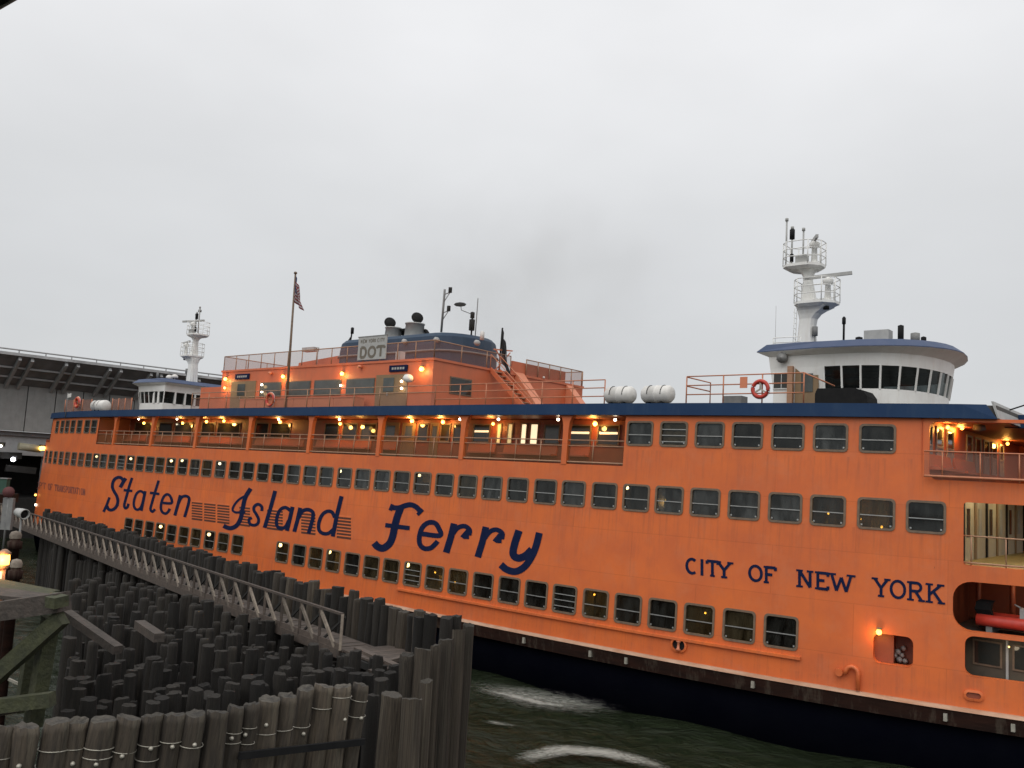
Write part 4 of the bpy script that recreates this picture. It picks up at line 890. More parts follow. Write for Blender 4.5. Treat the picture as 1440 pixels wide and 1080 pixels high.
# ---------------- funnel housing
def funnel():
    a0,a1=float(Q(472,488,8.5)[0]),float(Q(682,488,10.5)[0]); c=10.5; hw=2.9; zb=ZH+.14
    def loop(z,ins):
        P=[];r=hw-ins; x0=a0+ins;x1=a1-ins
        for k in range(11): t=R(90+180*k/10); P.append((x0+r*.75+r*.75*math.cos(t),c+r*math.sin(t),z))
        for k in range(11): t=R(-90+180*k/10); P.append((x1-r*.75+r*.75*math.cos(t),c+r*math.sin(t),z))
        return P
    mb=MB(); mb.loft([loop(z,i) for z,i in ((zb,0),(18.2,.05),(18.75,.14),(19.0,.4),(19.08,.9))],sm=False); mb.build('funnel_housing',M['funnelblue'],ferry)
    mb=MB(); mb.tube([(p[0]*1.0,p[1]+(.0),17.75) for p in loop(0,-.05)],.07,6); mb.build('funnel_trim',M['grey'],ferry)
    for x,r,h in ((553,.62,1.05),(583,.72,1.2)):
        q=Q(x,466,9.6); g=MB(); g.lathe((q[0],9.6,18.95),[(r*1.05,0),(r*.92,h*.92),(r*1.0,h*.93),(r*1.0,h),(r*.7,h),(r*.65,h*.8)],14); o=g.build('exhaust_stack',M['lightgrey'],ferry)
        g=MB(); g.lathe((q[0]+(.3 if x>560 else -.3),9.5,18.95+h+.38),[(0,-.04),(.43,-.04),(.43,.04),(0,.05)],16,axis=(.75,-.4,.35)); g.build('stack_flap',M['black'],o)
    q=Q(566,466,10.5); g=MB(); g.box(q[0]-.7,q[0]+.9,10,11.6,18.9,19.45); g.box(q[0]-.9,q[0]+1.5,9.7,11.8,19.75,19.9); g.tube([(q[0]-.6,10.2,19.4),(q[0]-.6,10.2,19.8)],.06,6); g.tube([(q[0]+1.2,10.2,19),(q[0]+1.2,10.2,19.8)],.06,6); g.build('vent_box',M['black'],ferry)
    q=Q(603,466,10.); g=MB(); P=[(q[0]-.38+.38*math.cos(t)*-1,10,19.05+.62*math.sin(t)) for t in np.linspace(0,math.pi,9)]; g.tube(P,.12,8); g.build('gooseneck_vent',M['black'],ferry)
    b=Q(620.5,467,10); t=Q(625.5,407,10); g=MB(); g.tube([b,t],[.1,.06] and .08,8); m=g.build('signal_mast',M['grey'],ferry)
    for f,l in ((.88,.75),(.45,.75)):
        p=b+(t-b)*f; e=p+np.array((l,-.2,.05)); g=MB(); g.tube([p,e],.035,6); g.tube([b+(t-b)*(f-.18),e],.03,6); o=g.build('mast_arm',M['grey'],m)
        g=MB(); g.lathe(e,[(0,-.02),(.13,-.02),(.13,.34),(0,.36)],10); g.build('signal_light',M['black'],o)
    b=Q(663,467,10.5); g=MB(); g.tube([(b[0],10.5,18.9),(b[0],10.5,20.6)],.06,8); g.lathe((b[0],10.5,19.5),[(0,0),(.2,0),(.2,.75),(0,.8)],10); g.lathe((b[0],10.5,20.35),[(0,0),(.15,0),(.15,.4),(0,.45)],10); g.tube([(b[0],10.5,20.6),(b[0]-.9,10.3,20.95),(b[0]-1.0,10.3,21.4)],.025,6); g.lathe((b[0]-1.05,10.3,21.35),[(0,-.05),(.42,-.02),(.42,.04),(0,.12)],8,axis=(.3,-.4,.9)); g.build('horn_mast',M['black'],ferry)
    b=Q(668.5,468,10.5); g=MB(); g.tube([(b[0],10.5,18.9),(b[0]+.05,10.5,21.7)],.035,6); g.build('whip_antenna',M['grey'],ferry)
    for x,y in ((569,480.5),(614,478),(671,482)):
        q=Q(x,y,7.5); g=MB(); g.lathe(q,[(0,-.15),(.15,-.15),(.19,.0),(.15,.16),(0,.18)],10,axis=(0,-1,.2)); g.build('floodlight',M['lightgrey'],ferry)
    q=Q(678,475,8.6); g=MB(); g.lathe((q[0],8.6,18.4),[(.0,0),(.14,0),(.14,.5),(0,.6)],8); g.build('beacon',M['raft'],ferry)
    b=Q(493,474,9); g=MB(); g.tube([(b[0],9,18.9),(b[0]+.15,9,20)],.06,6); g.lathe((b[0]+.15,9,19.7),[(0,0),(.12,0),(.12,.45),(0,.5)],8); g.tube([(b[0]-.5,9,18.9),(b[0]+.1,9,19.5)],.05,6); g.build('beacon_post',M['black'],ferry)
    b=Q(440,508,7); t=Q(447,489,7); g=MB(); g.tube([(t[0],7,16.3),(t[0],7,t[2])],.06,6); g.tube([(t[0],7,t[2]),(t[0]-1.3,7,t[2]+.05)],.05,6); g.box(t[0]-1.6,t[0]-.15,6.75,7.25,t[2]-.25,t[2]+.05); g.build('radar_scanner_post',M['lightgrey'],ferry)
funnel()
# flagpole
FP0=Q(403,566,1.9); FP1=Q(415.5,385,1.9); mb=MB(); mb.tube([(FP0[0],1.9,ZD),(FP1[0],1.9,FP1[2])],.1,8,r2=.06); mb.lathe((FP1[0],1.9,FP1[2]),[(0,-.02),(.12,0),(.1,.12),(0,.16)],8); mb.build('flagpole',M['frame'],ferry)
# ---------------- hurricane deck railings
def rail_run(aa,n,zs,step,m,net=None,h=1.2):
    for z in zs: g=MB(); g.tube([(aa[0],n,z),(aa[1],n,z)],.028,6); g.build('guard_rail',m,ferry)
    k=max(1,round((aa[1]-aa[0])/step))
    for i in range(k+1):
        a=aa[0]+(aa[1]-aa[0])*i/k; g=MB(); g.tube([(a,n,ZD),(a,n,zs[0])],.03,6); g.build('rail_post',m,ferry)
    if net: g=MB(); g.quad((aa[0],n+.04,ZD+.08),(aa[1],n+.04,ZD+.08),(aa[1],n+.04,net),(aa[0],n+.04,net)); g.build('rail_netting',M['netpink'],ferry)
xa=lambda x,n=1.2:float(Q(x,560,n)[0])
rail_run((xa(270),xa(612)),1.2,(14.5,14.12),2.4,M['rail'],14.1)
rail_run((xa(612),xa(850)),1.2,(14.5,14.12,13.72),1.9,M['railo'])
rail_run((xa(965),xa(1130)),1.2,(14.52,14.12,13.72),2.1,M['railo'])
g=MB(); g.tube([(xa(1130),1.2,14.52),(xa(1163),2.0,14.05)],.03,6); g.tube([(xa(965),1.2,14.5),(xa(965),3.4,14.5),(xa(965),3.4,ZD)],.03,6); g.tube([(xa(965),1.2,14.1),(xa(965),3.4,14.1)],.03,6); g.build('guard_rail',M['railo'],ferry)
g=MB(); g.box(xa(1046)-.16,xa(1046)+.16,1.12,1.16,13.95,14.42); g.build('rail_notice',M['lightorange'],ferry)
# left part: low orange screens along the edge
for x0,x1 in ((93,130),(159,186)):
    mb=MB(); a,b=xa(x0,3.5),xa(x1,3.5); mb.box(a,b,3.5,3.56,ZD,14.55); mb.build('deck_screen',M['netpink'],ferry)
    for k in range(4): g=MB(); c=a+(b-a)*k/3; g.tube([(c,3.48,ZD),(c,3.48,14.6)],.04,6); g.build('rail_post',M['railo'],ferry)
# ---------------- pilot houses and masts
def root_fit(root,X):
    for a,nn,r_,h,m in ((29.5,8.,.3,.45,'raft'),(31.2,8.4,.3,.5,'raft'),(33.0,8.2,.12,.9,'grey'),(34.6,9.2,.14,.6,'black')):
        p=X((a,nn,16.75)); g=MB(); g.lathe(p,[(.05,0),(.05,h*.3),(r_,h*.35),(r_,h*.7),(r_*.6,h),(0,h+.05)],10); g.build('roof_lamp',M[m],root)
    return root
def pilot_house(sg):
    """sg=+1: right end, -1: left end (mirrored lengthwise)"""
    X=lambda p:(sg*p[0],p[1],p[2])
    half=[(28.35,6.5),(30.8,6.5),(31.6,6.5),(32.4,6.56),(33.15,6.8),(33.8,7.25),(34.3,7.95),(34.62,8.75),(34.8,9.6),(34.86,10.5)]
    plan=half+[(a,BEAM-n) for a,n in half[::-1][1:]]
    def off(P,d):
        o=[];n=len(P)
        for i,p in enumerate(P):
            q0=np.array(P[(i-1)%n]);q1=np.array(P[(i+1)%n]);e=q1-q0;nr=np.array((e[1],-e[0]));nr=nr/np.linalg.norm(nr); o.append((p[0]+nr[0]*d,p[1]+nr[1]*d))
        return o
    zs,zt,zr=14.48,15.5,16.05
    lean=lambda z:0 if z<zs else .16*(z-zs)/(zt-zs)
    L=[]
    ring=lambda z,d:[X((a,n,z)) for a,n in off(plan,d)]
    mb=MB(); mb.loft([ring(ZD,0),ring(zs,0)],caps=False); 
    # blank wall behind the side door bay and the back
    L0=[plan[i] for i in (0,1)]; 
    top0=off(plan,.16)
    def wallq(i,j,z0,z1,d0,d1):
        P0=off(plan,d0);P1=off(plan,d1); mb.quad(X((*P0[i],z0)),X((*P0[j],z0)),X((*P1[j],z1)),X((*P1[i],z1)))
    n=len(plan)
    i0=1 if sg>0 else 0
    for i in ((0,n-2) if sg>0 else (n-2,)): wallq(i,i+1,zs,zt,0,.16)
    if sg>0: wallq(n-1,0,zs,zt,0,.16)
    mb.loft([ring(zt,.16),ring(zr,.24)],caps=False)
    root=mb.build('pilot_house',M['white'],ferry)
    # window posts and panes
    P0,P1=off(plan,0),off(plan,.16); I0=off(plan,-.05);I1=off(plan,.11)
    for i in list(range(i0,n-2))+([n-1] if sg<0 else []):
        j=(i+1)%n
        g=MB(); g.quad(X((*I0[i],zs)),X((*I0[j],zs)),X((*I1[j],zt)),X((*I1[i],zt))); g.build('pane',M['glassP'],root)
    extra=[] if sg>0 else [tuple(np.array(P0[a])+(np.array(P0[b])-np.array(P0[a]))*f) for a,b,fs in ((0,1,(.33,.66)),(n-1,0,(.12,.25,.37,.5,.63,.75,.87))) for f in fs]
    for p in extra: g=MB(); g.bar(X((*p,zs-.02)),X((*p,zt+.02)),.16,.3,up=(1,0,0)); g.build('window_post',M['white'],root)
    for i in range(1 if sg>0 else 0,n-1):
        g=MB(); g.bar(X((*P0[i],zs-.02)),X((*P1[i],zt+.02)),.055,.08,up=(1,0,0)); g.build('window_post',M['white'],root)
    # inside: dark floor, ceiling and console
    g=MB(); g.prism([X((a,nn,ZD+.5)) for a,nn in off(plan,-.3)],(0,0,.02)); g.prism([X((a,nn,zr-.1)) for a,nn in off(plan,.0)],(0,0,.02)); 
    g.box(min(sg*31,sg*32.2),max(sg*31,sg*32.2),9,12,ZD+.5,14.4); g.build('bridge_interior',M['dark'],root)
    # roof: white soffit, blue sloping edge
    g=MB(); D0=0
    q=lambda z,d,c=0:[X((a,nn,z+c*0)) for a,nn in off(plan,d)]
    def roofz(P,z): return [(p[0],p[1],z-.035*abs(p[1]-10.5)**1.15) for p in P]
    g.loft([q(zr,.24),roofz(q(0,.8),16.46)],caps=False,mi=0); g.loft([roofz(q(0,.8),16.46),roofz(q(0,.8),16.5)],caps=False,mi=1)
    g.loft([roofz(q(0,.8),16.5),roofz(q(0,.35),16.82),roofz(q(0,-1.2),16.92)],mi=1); g.build('roof',[M['white'],M['roofblue']],root)
    # side door, small window, black cover
    if sg<0: return root_fit(root,X)
    g=MB(); a,b=sorted((sg*29.45,sg*30.55)); g.box(a,b,6.4,6.46,ZD,15.45); o=g.build('door',M['tan'],root); g=MB(); g.box(a+.3,b-.25,6.37,6.399,14.35,15.2); g.build('pane',M['glassOp2'],o)
    g=MB(); g.box(a-.3,a-.05,6.2,6.4,ZD,15.55); g.build('door_post',M['rail'],root)
    g=MB(); a,b=sorted((sg*28.35,sg*29.2)); g.box(a,b,6.43,6.49,14.5,15.3); o=g.build('side_window',M['white'],root); g=MB(); g.box(a+.06,(a+b)/2-.02,6.41,6.429,14.56,15.24); g.box((a+b)/2+.02,b-.06,6.41,6.429,14.56,15.24); g.build('pane',M['glassOp'],o)
    q_=X((28.9,6.2,15.95)); g=MB(); g.lathe(q_,[(0,-.15),(.22,-.15),(.26,.1),(0,.2)],10,axis=(0,-1,0)); g.build('floodlight',M['grey'],root)
    # roof fittings
    for a,nn,w,h,m in ((32.6,8.2,.55,.5,'lightgrey'),(31.7,8.3,.16,.28,'black'),(33.5,8.5,.13,.75,'black'),(33.9,9.3,.2,.5,'grey'),(34.1,9.9,.12,.4,'black')):
        p=X((a,nn,16.82)); g=MB()
        if w>.5: g.box(p[0]-w,p[0]+w,p[1]-.3,p[1]+.3,16.7,16.82+h); g.build('roof_box',M[m],root)
        else: g.lathe((p[0],p[1],16.7),[(w*.5,0),(w*.5,.15),(w,.2),(w,h+.1),(0,h+.15)],10); g.build('roof_lamp',M[m],root)
    p=X((31.2,7.7,16.8)); g=MB(); g.tube([p,(p[0],p[1],18.0)],.05,6); g.lathe((p[0],p[1],17.65),[(0,0),(.09,0),(.09,.3),(0,.32)],8); g.build('roof_staff',M['black'],root)
    g=MB(); P=[X((27.5,8.3,0)),X((28.9,8.3,0))]
    for z in (17.05,17.3): g.tube([(P[0][0],P[0][1],z),(P[1][0],P[1][1],z)],.025,6)
    for p in P: g.tube([(p[0],p[1],16.6),(p[0],p[1],17.3)],.025,6)
    g.build('roof_rail',M['white'],root)
    return root
PH=pilot_house(1); PL=pilot_house(-1)
def mast(sg,a0):
    X=lambda a,n,z:np.array((a0+sg*a,n,z)); c=10.5; ZL_,ZU=19.15,21.15
    def col(prof,name=None):
        mb=MB(); mb.loft([[X(l,c-w*.55,z),X(l+.12,c-w,z),X(r-.12,c-w,z),X(r,c-w*.55,z),X(r,c+w*.55,z),X(r-.12,c+w,z),X(l+.12,c+w,z),X(l,c+w*.55,z)] for z,l,r,w in prof],sm=False); return mb
    mb=col([(16.7,-.5,.48,.4),(17.6,-.43,.4,.38),(18.2,-.4,.38,.36),(18.55,-.37,.44,.34),(18.8,-.42,.64,.38),(19.0,-.46,.95,.45),(19.16,-.5,1.25,.6)])
    root=mb.build('mast',M['white'],ferry)
    col([(19.4,-.34,.42,.3),(20.1,-.28,.28,.27),(20.55,-.24,.18,.25),(20.8,-.26,.18,.26),(20.98,-.36,.26,.32),(21.16,-.6,.4,.5)]).build('upper_column',M['white'],root)
    def plat(l,r,w,z,name):
        g=MB(); P=[(l,-w*.55),(l+.3,-w),(r-.5,-w),(r,-w*.4),(r,w*.4),(r-.5,w),(l+.3,w),(l,w*.55)]
        g.loft([[X(a*.8,c+b*.8,z-.02) for a,b in P],[X(a,c+b,z+.1) for a,b in P],[X(a,c+b,z+.24) for a,b in P]]); g.build(name,M['white'],root)
        for zz in (.42,.8,1.2):
            g=MB(); g.tube([X(a,c+b,z+.2+zz) for a,b in P]+[X(P[0][0],c+P[0][1],z+.2+zz)],.024,6); g.build('platform_rail',M['white'],root)
        for a,b in P: g=MB(); g.tube([X(a,c+b,z+.2),X(a,c+b,z+1.4)],.026,6); g.build('platform_post',M['white'],root)
    plat(-.55,1.5,.85,ZL_,'lower_platform'); plat(-1.2,.75,.82,ZU,'upper_platform')
    def radar(a,n,z,d,l):
        p=X(a,n,z); g=MB(); g.lathe(p,[(.17,0),(.13,.85),(.24,.9),(.27,1.12),(.08,1.25)],10); o=g.build('radar_pedestal',M['white'],root)
        d=np.array(d,float); d/=np.linalg.norm(d); q=p+(0,0,1.33); g=MB(); g.bar(q-d*l/2,q+d*l/2,.13,.17); g.build('radar_scanner',M['lightgrey'],o)
    if sg>0: radar(1.1,c-.25,ZL_+.2,(.9,.5,.14),2.3); radar(.35,c-.2,ZU+.2,(.5,-.85,-.05),1.5)
    else: radar(1.1,c-.25,ZL_+.2,(-.9,.2,.0),1.9); radar(.35,c-.2,ZU+.2,(1,.2,-.0),2.9)
    for a,n,h,lamp_ in ((-1.05,c-.45,2.45,0),(-.72,c-.5,1.95,1),(-.2,c-.3,1.85,0)):
        p=X(a,n,ZU+.2); g=MB(); g.tube([p,p+(0,0,h)],.045,6); g.lathe(p+(0,0,h-.05),[(0,0),(.09,.02),(.09,.16),(0,.2)],8)
        if lamp_: g.lathe(p+(0,0,h-.55),[(0,0),(.14,0),(.14,.5),(0,.52)],8,mi=1); g.lathe(p+(0,0,.2),[(0,0),(.1,0),(.1,.4),(0,.42)],8,mi=1)
        g.build('mast_pole',[M['lightgrey'],M['black']],root)
    p=X(-.15,c-.6,ZU+.2); g=MB(); g.box(p[0]-.3,p[0]+.3,p[1]-.1,p[1]+.2,ZU+.22,ZU+.62); g.build('equipment_box',M['lightgrey'],root)
    p=X(.5,c-.3,17.85); g=MB(); g.lathe(p,[(0,-.22),(.14,-.22),(.14,.25),(0,.27)],10); g.tube([p+(0,0,-.2),p+(0.02*sg,0,-.6),p+(.2*sg,0,-1.0)],.035,6); g.build('mast_horn',M['grey'],root)
    p=X(1.05,c-.3,18.95); g=MB(); g.lathe(p,[(0,0),(.15,0),(.15,.14),(0,.14)],10); g.build('mast_lamp',M['black'],root)
    g=MB()
    for dn in (-.15,.15): g.tube([X(-.58,c-.3+dn,16.8),X(-.52,c-.3+dn,19.1)],.018,6)
    for k in range(8): g.tube([X(-.57,c-.45,17.0+k*.27),X(-.57,c-.15,17.0+k*.27)],.014,6)
    g.build('ladder',M['white'],root)
    g=MB(); g.tube([X(-1.5,c-.5,16.7),X(-1.5,c-.5,19.3)],.01,6); g.build('whip_antenna',M['lightgrey'],root)
    if sg<0:
        g=MB(); g.tube([X(-.3,c,ZU+.2),X(-.3,c,24.0)],.06,6); g.lathe(X(-.3,c,23.5),[(0,0),(.16,.05),(.16,.25),(0,.3)],8); g.build('top_pole',M['grey'],root)
    return root
mast(1,28.35); mast(-1,-30.9)
for sg,x in ((1,31.9),):
    g=MB(); L=[]
    for y,s in ((5.0,1),(6.3,1)):
        L.append([(30.95,y,ZD)]+[(30.95+1.0+.0*k,y,ZD+.0) for k in ()]+[(30.95,y,14.1),(31.05,y,14.33),(32.6,y,14.33),(33.0,y,14.22),(33.2,y,13.95),(33.25,y,ZD)])
    g.loft(L); g.build('black_deck_cover',M['black'],ferry)
g=MB(); q=Q(1029,566,2.2); g.box(q[0]-.45,q[0]+.45,2.2,2.8,ZD,13.75); g.build('deck_box',M['grey'],ferry)

# ================================================================ THINGS CARRIED BY THE FERRY
def raft(x,label,l=1.45,r=.38,n=1.5):
    c=Q(x,557,n); t=ship_thing('life_raft_canister',label,'life raft',(c[0],n,ZD),'life raft canisters on the top deck')
    g=MB(); g.lathe((-l/2,0,.52),[(0,0),(r*.75,.02),(r,.14),(r,l/2-.06),(r*1.04,l/2-.05),(r*1.04,l/2+.05),(r,l/2+.06),(r,l-.14),(r*.75,l-.02),(0,l)],16,axis=(1,0,0)); g.build('canister',M['raft'],t)
    g=MB()
    for d in (-.35,.35): g.box(d-.05,d+.05,-.35,.35,0,.16); g.tube([(d,-r-.01,.5)]+[(d,-(r+.012)*math.cos(a),.52+(r+.012)*math.sin(a)) for a in np.linspace(0,math.pi,9)],.018,5)
    g.build('cradle',M['black'],t)
raft(872,'white life raft canister nearer the stairs, left one of the pair by the rail gap',1.5,.4)
raft(925,'white life raft canister beside the open railing, right one of the pair',1.5,.4)
raft(143,'small white life raft canister on the far left of the top deck',2.1,.5,2.2)
def life_ring(p,r,label,m1,m2,rt=.085):
    t=ship_thing('life_ring',label,'life ring',p); g=MB(); n=24
    for k in range(8):
        gg=MB(); a=np.linspace(k*math.pi/4,(k+1)*math.pi/4,5); gg.tube([(r*math.cos(x),-.05,r*math.sin(x)) for x in a],rt,8,cap=False); gg.build('ring_segment',m1 if k%2==0 else m2,t)
    g.tube([((r+rt)*math.cos(x),-.05,(r+rt)*math.sin(x)) for x in np.linspace(0,2*math.pi,25)],.015,5); g.build('grab_line',M['raft'],t)
    return t
q=Q(1069,547,1.05); t=life_ring((q[0],1.12,q[2]),.33,'orange life ring with pale bands hanging on the rail near the right pilot house',M['red'],M['red'])
g=MB()
for a in (90,210,330): g.bar((0,-.06,0),(.3*math.cos(R(a)),-.06,.3*math.sin(R(a))),.06)
g.build('ring_bracket',M['cable'],t)
q=Q(380,562,1.05); life_ring((q[0],1.1,q[2]),.4,'orange life ring on the rail in front of the lockers',M['red'],M['orange2'],.1)
q=Q(109,566,3.3); life_ring((q[0],3.35,q[2]),.42,'faded red life ring on the screen at the far left of the top deck',M['red'],M['orange2'],.14)
def flag(p,label,name,w,h,mats,paint):
    """flag hanging in folds from its pole: grid of cloth with a droop"""
    t=ship_thing(name,label,'flag',p); NX,NZ=14,13; V=[];Fc=[];mi=[]
    for j in range(NZ+1):
        for i in range(NX+1):
            u=i/NX; v=j/NZ
            V.append((u*w*.42*(.35+.65*v)+.05*math.sin(u*9+v*3)*u, .16*math.sin(u*11+v*2.5)*u**.5-.02, -v*h-u*h*.55*(1-.25*v)))
    for j in range(NZ):
        for i in range(NX): Fc.append((j*(NX+1)+i,j*(NX+1)+i+1,(j+1)*(NX+1)+i+1,(j+1)*(NX+1)+i)); mi.append(paint(i/NX,j,NZ))
    g=MB(); g.v=V; g.f=Fc; g.m=mi; g.sm=[True]*len(Fc)
    o=g.build('cloth',mats,t); md=o.modifiers.new('thickness','SOLIDIFY'); md.thickness=.012
    g=MB(); g.tube([(0,-.0,.02),(0,0,-h)],.012,5); g.build('halyard',M['bar'],t)
fr=mat('flag_red',(.16,.015,.022),rough=.8); fw=mat('flag_white',(.3,.28,.28),rough=.8); fb=mat('flag_blue',(.015,.02,.08),rough=.8); fk=mat('flag_black',(.012,.012,.014),rough=.8)  # red and white darkened: backlit shade put into the cloth colours
flag((FP1[0]+.1,1.9,FP1[2]-.15),'stars and stripes flag drooping from the tall flagpole','flag',2.6,1.75,[fr,fw,fb],lambda u,j,n:2 if (u<.42 and j<7) else j%2)
flag((STAFF[0]+.06,STAFF[1],STAFF[2]-.1),'black flag drooping from the short staff above the stairs','flag',1.9,2.1,[fk,fw],lambda u,j,n:1 if (.55<u<.8 and 4<j<9) else 0)
# sign board on the roof fence
def board():
    n=NH-.06; a=Q(505,476,n); b=Q(542,510,n); zt_,zb_=17.95,16.5
    t=ship_thing('sign_board','white board lettered DOT on the roof fence in front of the blue funnel','sign',(a[0],n,zb_)); w=b[0]-a[0]; h=zt_-zb_
    g=MB(); g.box(0,w,-.03,.03,0,h); g.build('board',M['lightgrey'],t); g=MB(); g.box(-.05,w+.05,-.04,.04,h,h+.07); g.build('top_edge',M['grey'],t)
    pl=lambda x,y,l:np.array((x,-.03-l,y)); dk=mat('sign_print',(.12,.105,.08),(.17,.15,.12),rough=.7)
    for i,ch in enumerate('DOT'):
        x0=w*(.06+.31*i); block(ch,lambda u,v,x0=x0:(x0+u*w*.28,h*(.08+.5*(1-v))),h*.13,False,pl,dk,t,'letter',.004,.002)
    for word,x,ww in (('NEW',.08,.24),('YORK',.37,.27),('CITY',.68,.26)):
        for i,ch in enumerate(word):
            x0=w*(x+ww*i/len(word)); block(ch,lambda u,v,x0=x0,ww=ww,word=word:(x0+u*w*ww/len(word)*.85,h*(.74+.17*(1-v))),h*.035,False,pl,dk,t,'letter',.004,.001)
board()
# rescue boat in the bay
def rescue_boat():
    c=(BAY[0]+.95,BAY[1]+1.7,ZBAY); t=ship_thing('rescue_boat','red inflatable rescue boat with a dark outboard motor in the lower bay','boat',c)
    g=MB(); P=[(0,-.55,.42),(2.6,-.55,.45),(3.4,-.25,.55),(3.7,0,.62),(3.4,.25,.55),(2.6,.55,.45),(0,.55,.42)]; g.tube(cat([np.array(p) for p in P],4),.21,10); g.build('inflatable_tube',M['red'],t)
    g=MB(); g.loft([[(.1,-.45,.3),(.1,.45,.3),(.1,0,.12)],[(2.6,-.4,.32),(2.6,.4,.32),(2.6,0,.14)],[(3.4,-.05,.5),(3.4,.05,.5),(3.4,0,.45)]]); g.build('boat_floor',M['grey'],t)
    g=MB(); g.loft([[(-.1+x,-y,z),(-.1+x+.5,-y*.8,z),(-.1+x+.5,y*.8,z),(-.1+x,y,z)] for x,y,z in ((0.05,.1,.1),(0,.14,.6),(-.05,.24,.75),(0.,.2,1.02),(.1,.1,1.1))]); g.build('outboard_motor',M['black'],t)
    g=MB(); g.box(1.3,1.7,-.2,.2,.35,.95); g.tube([(1.3,0,.95),(1.1,0,1.05)],.03,6); g.build('console',M['lightgrey'],t)
    g=MB(); g.box(.3,.5,-.6,.6,0,.22); g.box(2.3,2.5,-.5,.5,0,.25); g.build('boat_chock',M['grey'],t)
rescue_boat()
# ================================================================ FERRY RACK: TIMBER PILES
def pile_mesh(seed,dark=False,r=.5):
    """unit pile: radius about 1 at the top, height 1 (scaled per pile), uneven trunk and a worn top"""
    g=random.Random(seed); n=15; L=[]; ph=[1+.045*math.sin(2*math.pi*(k/n)*2+seed)+.03*math.sin(2*math.pi*(k/n)*5+seed*2)+g.uniform(-.03,.03)*1. for k in range(n)]; bx,by=g.uniform(-.12,.12),g.uniform(-.12,.12)
    tw=g.uniform(-.5,.5); kz=g.uniform(.55,.9)
    tx,ty=g.uniform(-.003,.003),g.uniform(-.003,.003)
    for z in (0,.35,.6,.75,.86,.93,.985,1.):
        t=1-z; rr_=(1+.2*t+.075*g.uniform(-1,1)+(.09 if abs(z-kz)<.08 and seed%3==0 else 0)); rr_*=.955 if z==1. else 1
        L.append([(rr_*ph[k]*math.cos(2*math.pi*k/n+tw*t)+bx*math.sin(z*3),rr_*ph[k]*math.sin(2*math.pi*k/n+tw*t)+by*math.sin(z*3),z+(.0025*g.uniform(-1,1)+tx*math.cos(2*math.pi*k/n)+ty*math.sin(2*math.pi*k/n) if z>.98 else 0)) for k in range(n)])
    mb=MB(); V=[p for l in L for p in l]; mb.add(V,[(i*n+k,i*n+(k+1)%n,(i+1)*n+(k+1)%n,(i+1)*n+k) for i in range(len(L)-1) for k in range(n)],0,True)
    c=(bx*math.sin(3)+g.uniform(-.2,.2),by*math.sin(3),1-g.choice((0,0,.004,.008))); mb.add(L[-1]+[c],[(k,(k+1)%n,n) for k in range(n)],1)
    return mb.mesh('pile',[M['wooddark' if dark else 'wood'],M['woodend2' if dark else 'woodend']])
PM=[pile_mesh(i) for i in range(8)]; PD=[pile_mesh(20+i,True) for i in range(8)]
rp=random.Random(5)
def pile_matrix(top,r,lean=(0,0),L=9.):
    d=Vector((lean[0],lean[1],1)).normalized(); base=Vector(top)-d*L
    q=Vector((0,0,1)).rotation_difference(d).to_matrix().to_4x4()
    return Matrix.Translation(base)@q@Matrix.Rotation(rp.uniform(0,6.28),4,'Z')@Matrix.Diagonal((r,r,L,1))
def pile(top,r,label,group=None,dark=False,lean=(0,0),L=9.,own=False):
    if own:      # rigid object with its own mesh, so that bands and bolts can be its parts
        me=rp.choice(PM).copy(); me.transform(Matrix.Rotation(rp.uniform(0,6.28),4,'Z')); me.transform(Matrix.Diagonal((r,r,L,1)))
        d=Vector((lean[0],lean[1],1)).normalized(); o=link('timber_pile',me); o.matrix_world=Matrix.Translation(Vector(top)-d*L)@Vector((0,0,1)).rotation_difference(d).to_matrix().to_4x4(); return tag(o,label,'pile',group)
    o=link('timber_pile',rp.choice(PD if dark else PM),None); o.matrix_world=pile_matrix(top,r,lean,L); return tag(o,label,'pile',group)
ORD=['first','second','third','fourth','fifth','sixth','seventh','eighth','ninth','tenth','eleventh','twelfth','thirteenth','fourteenth','fifteenth','sixteenth','seventeenth','eighteenth','nineteenth','twentieth']
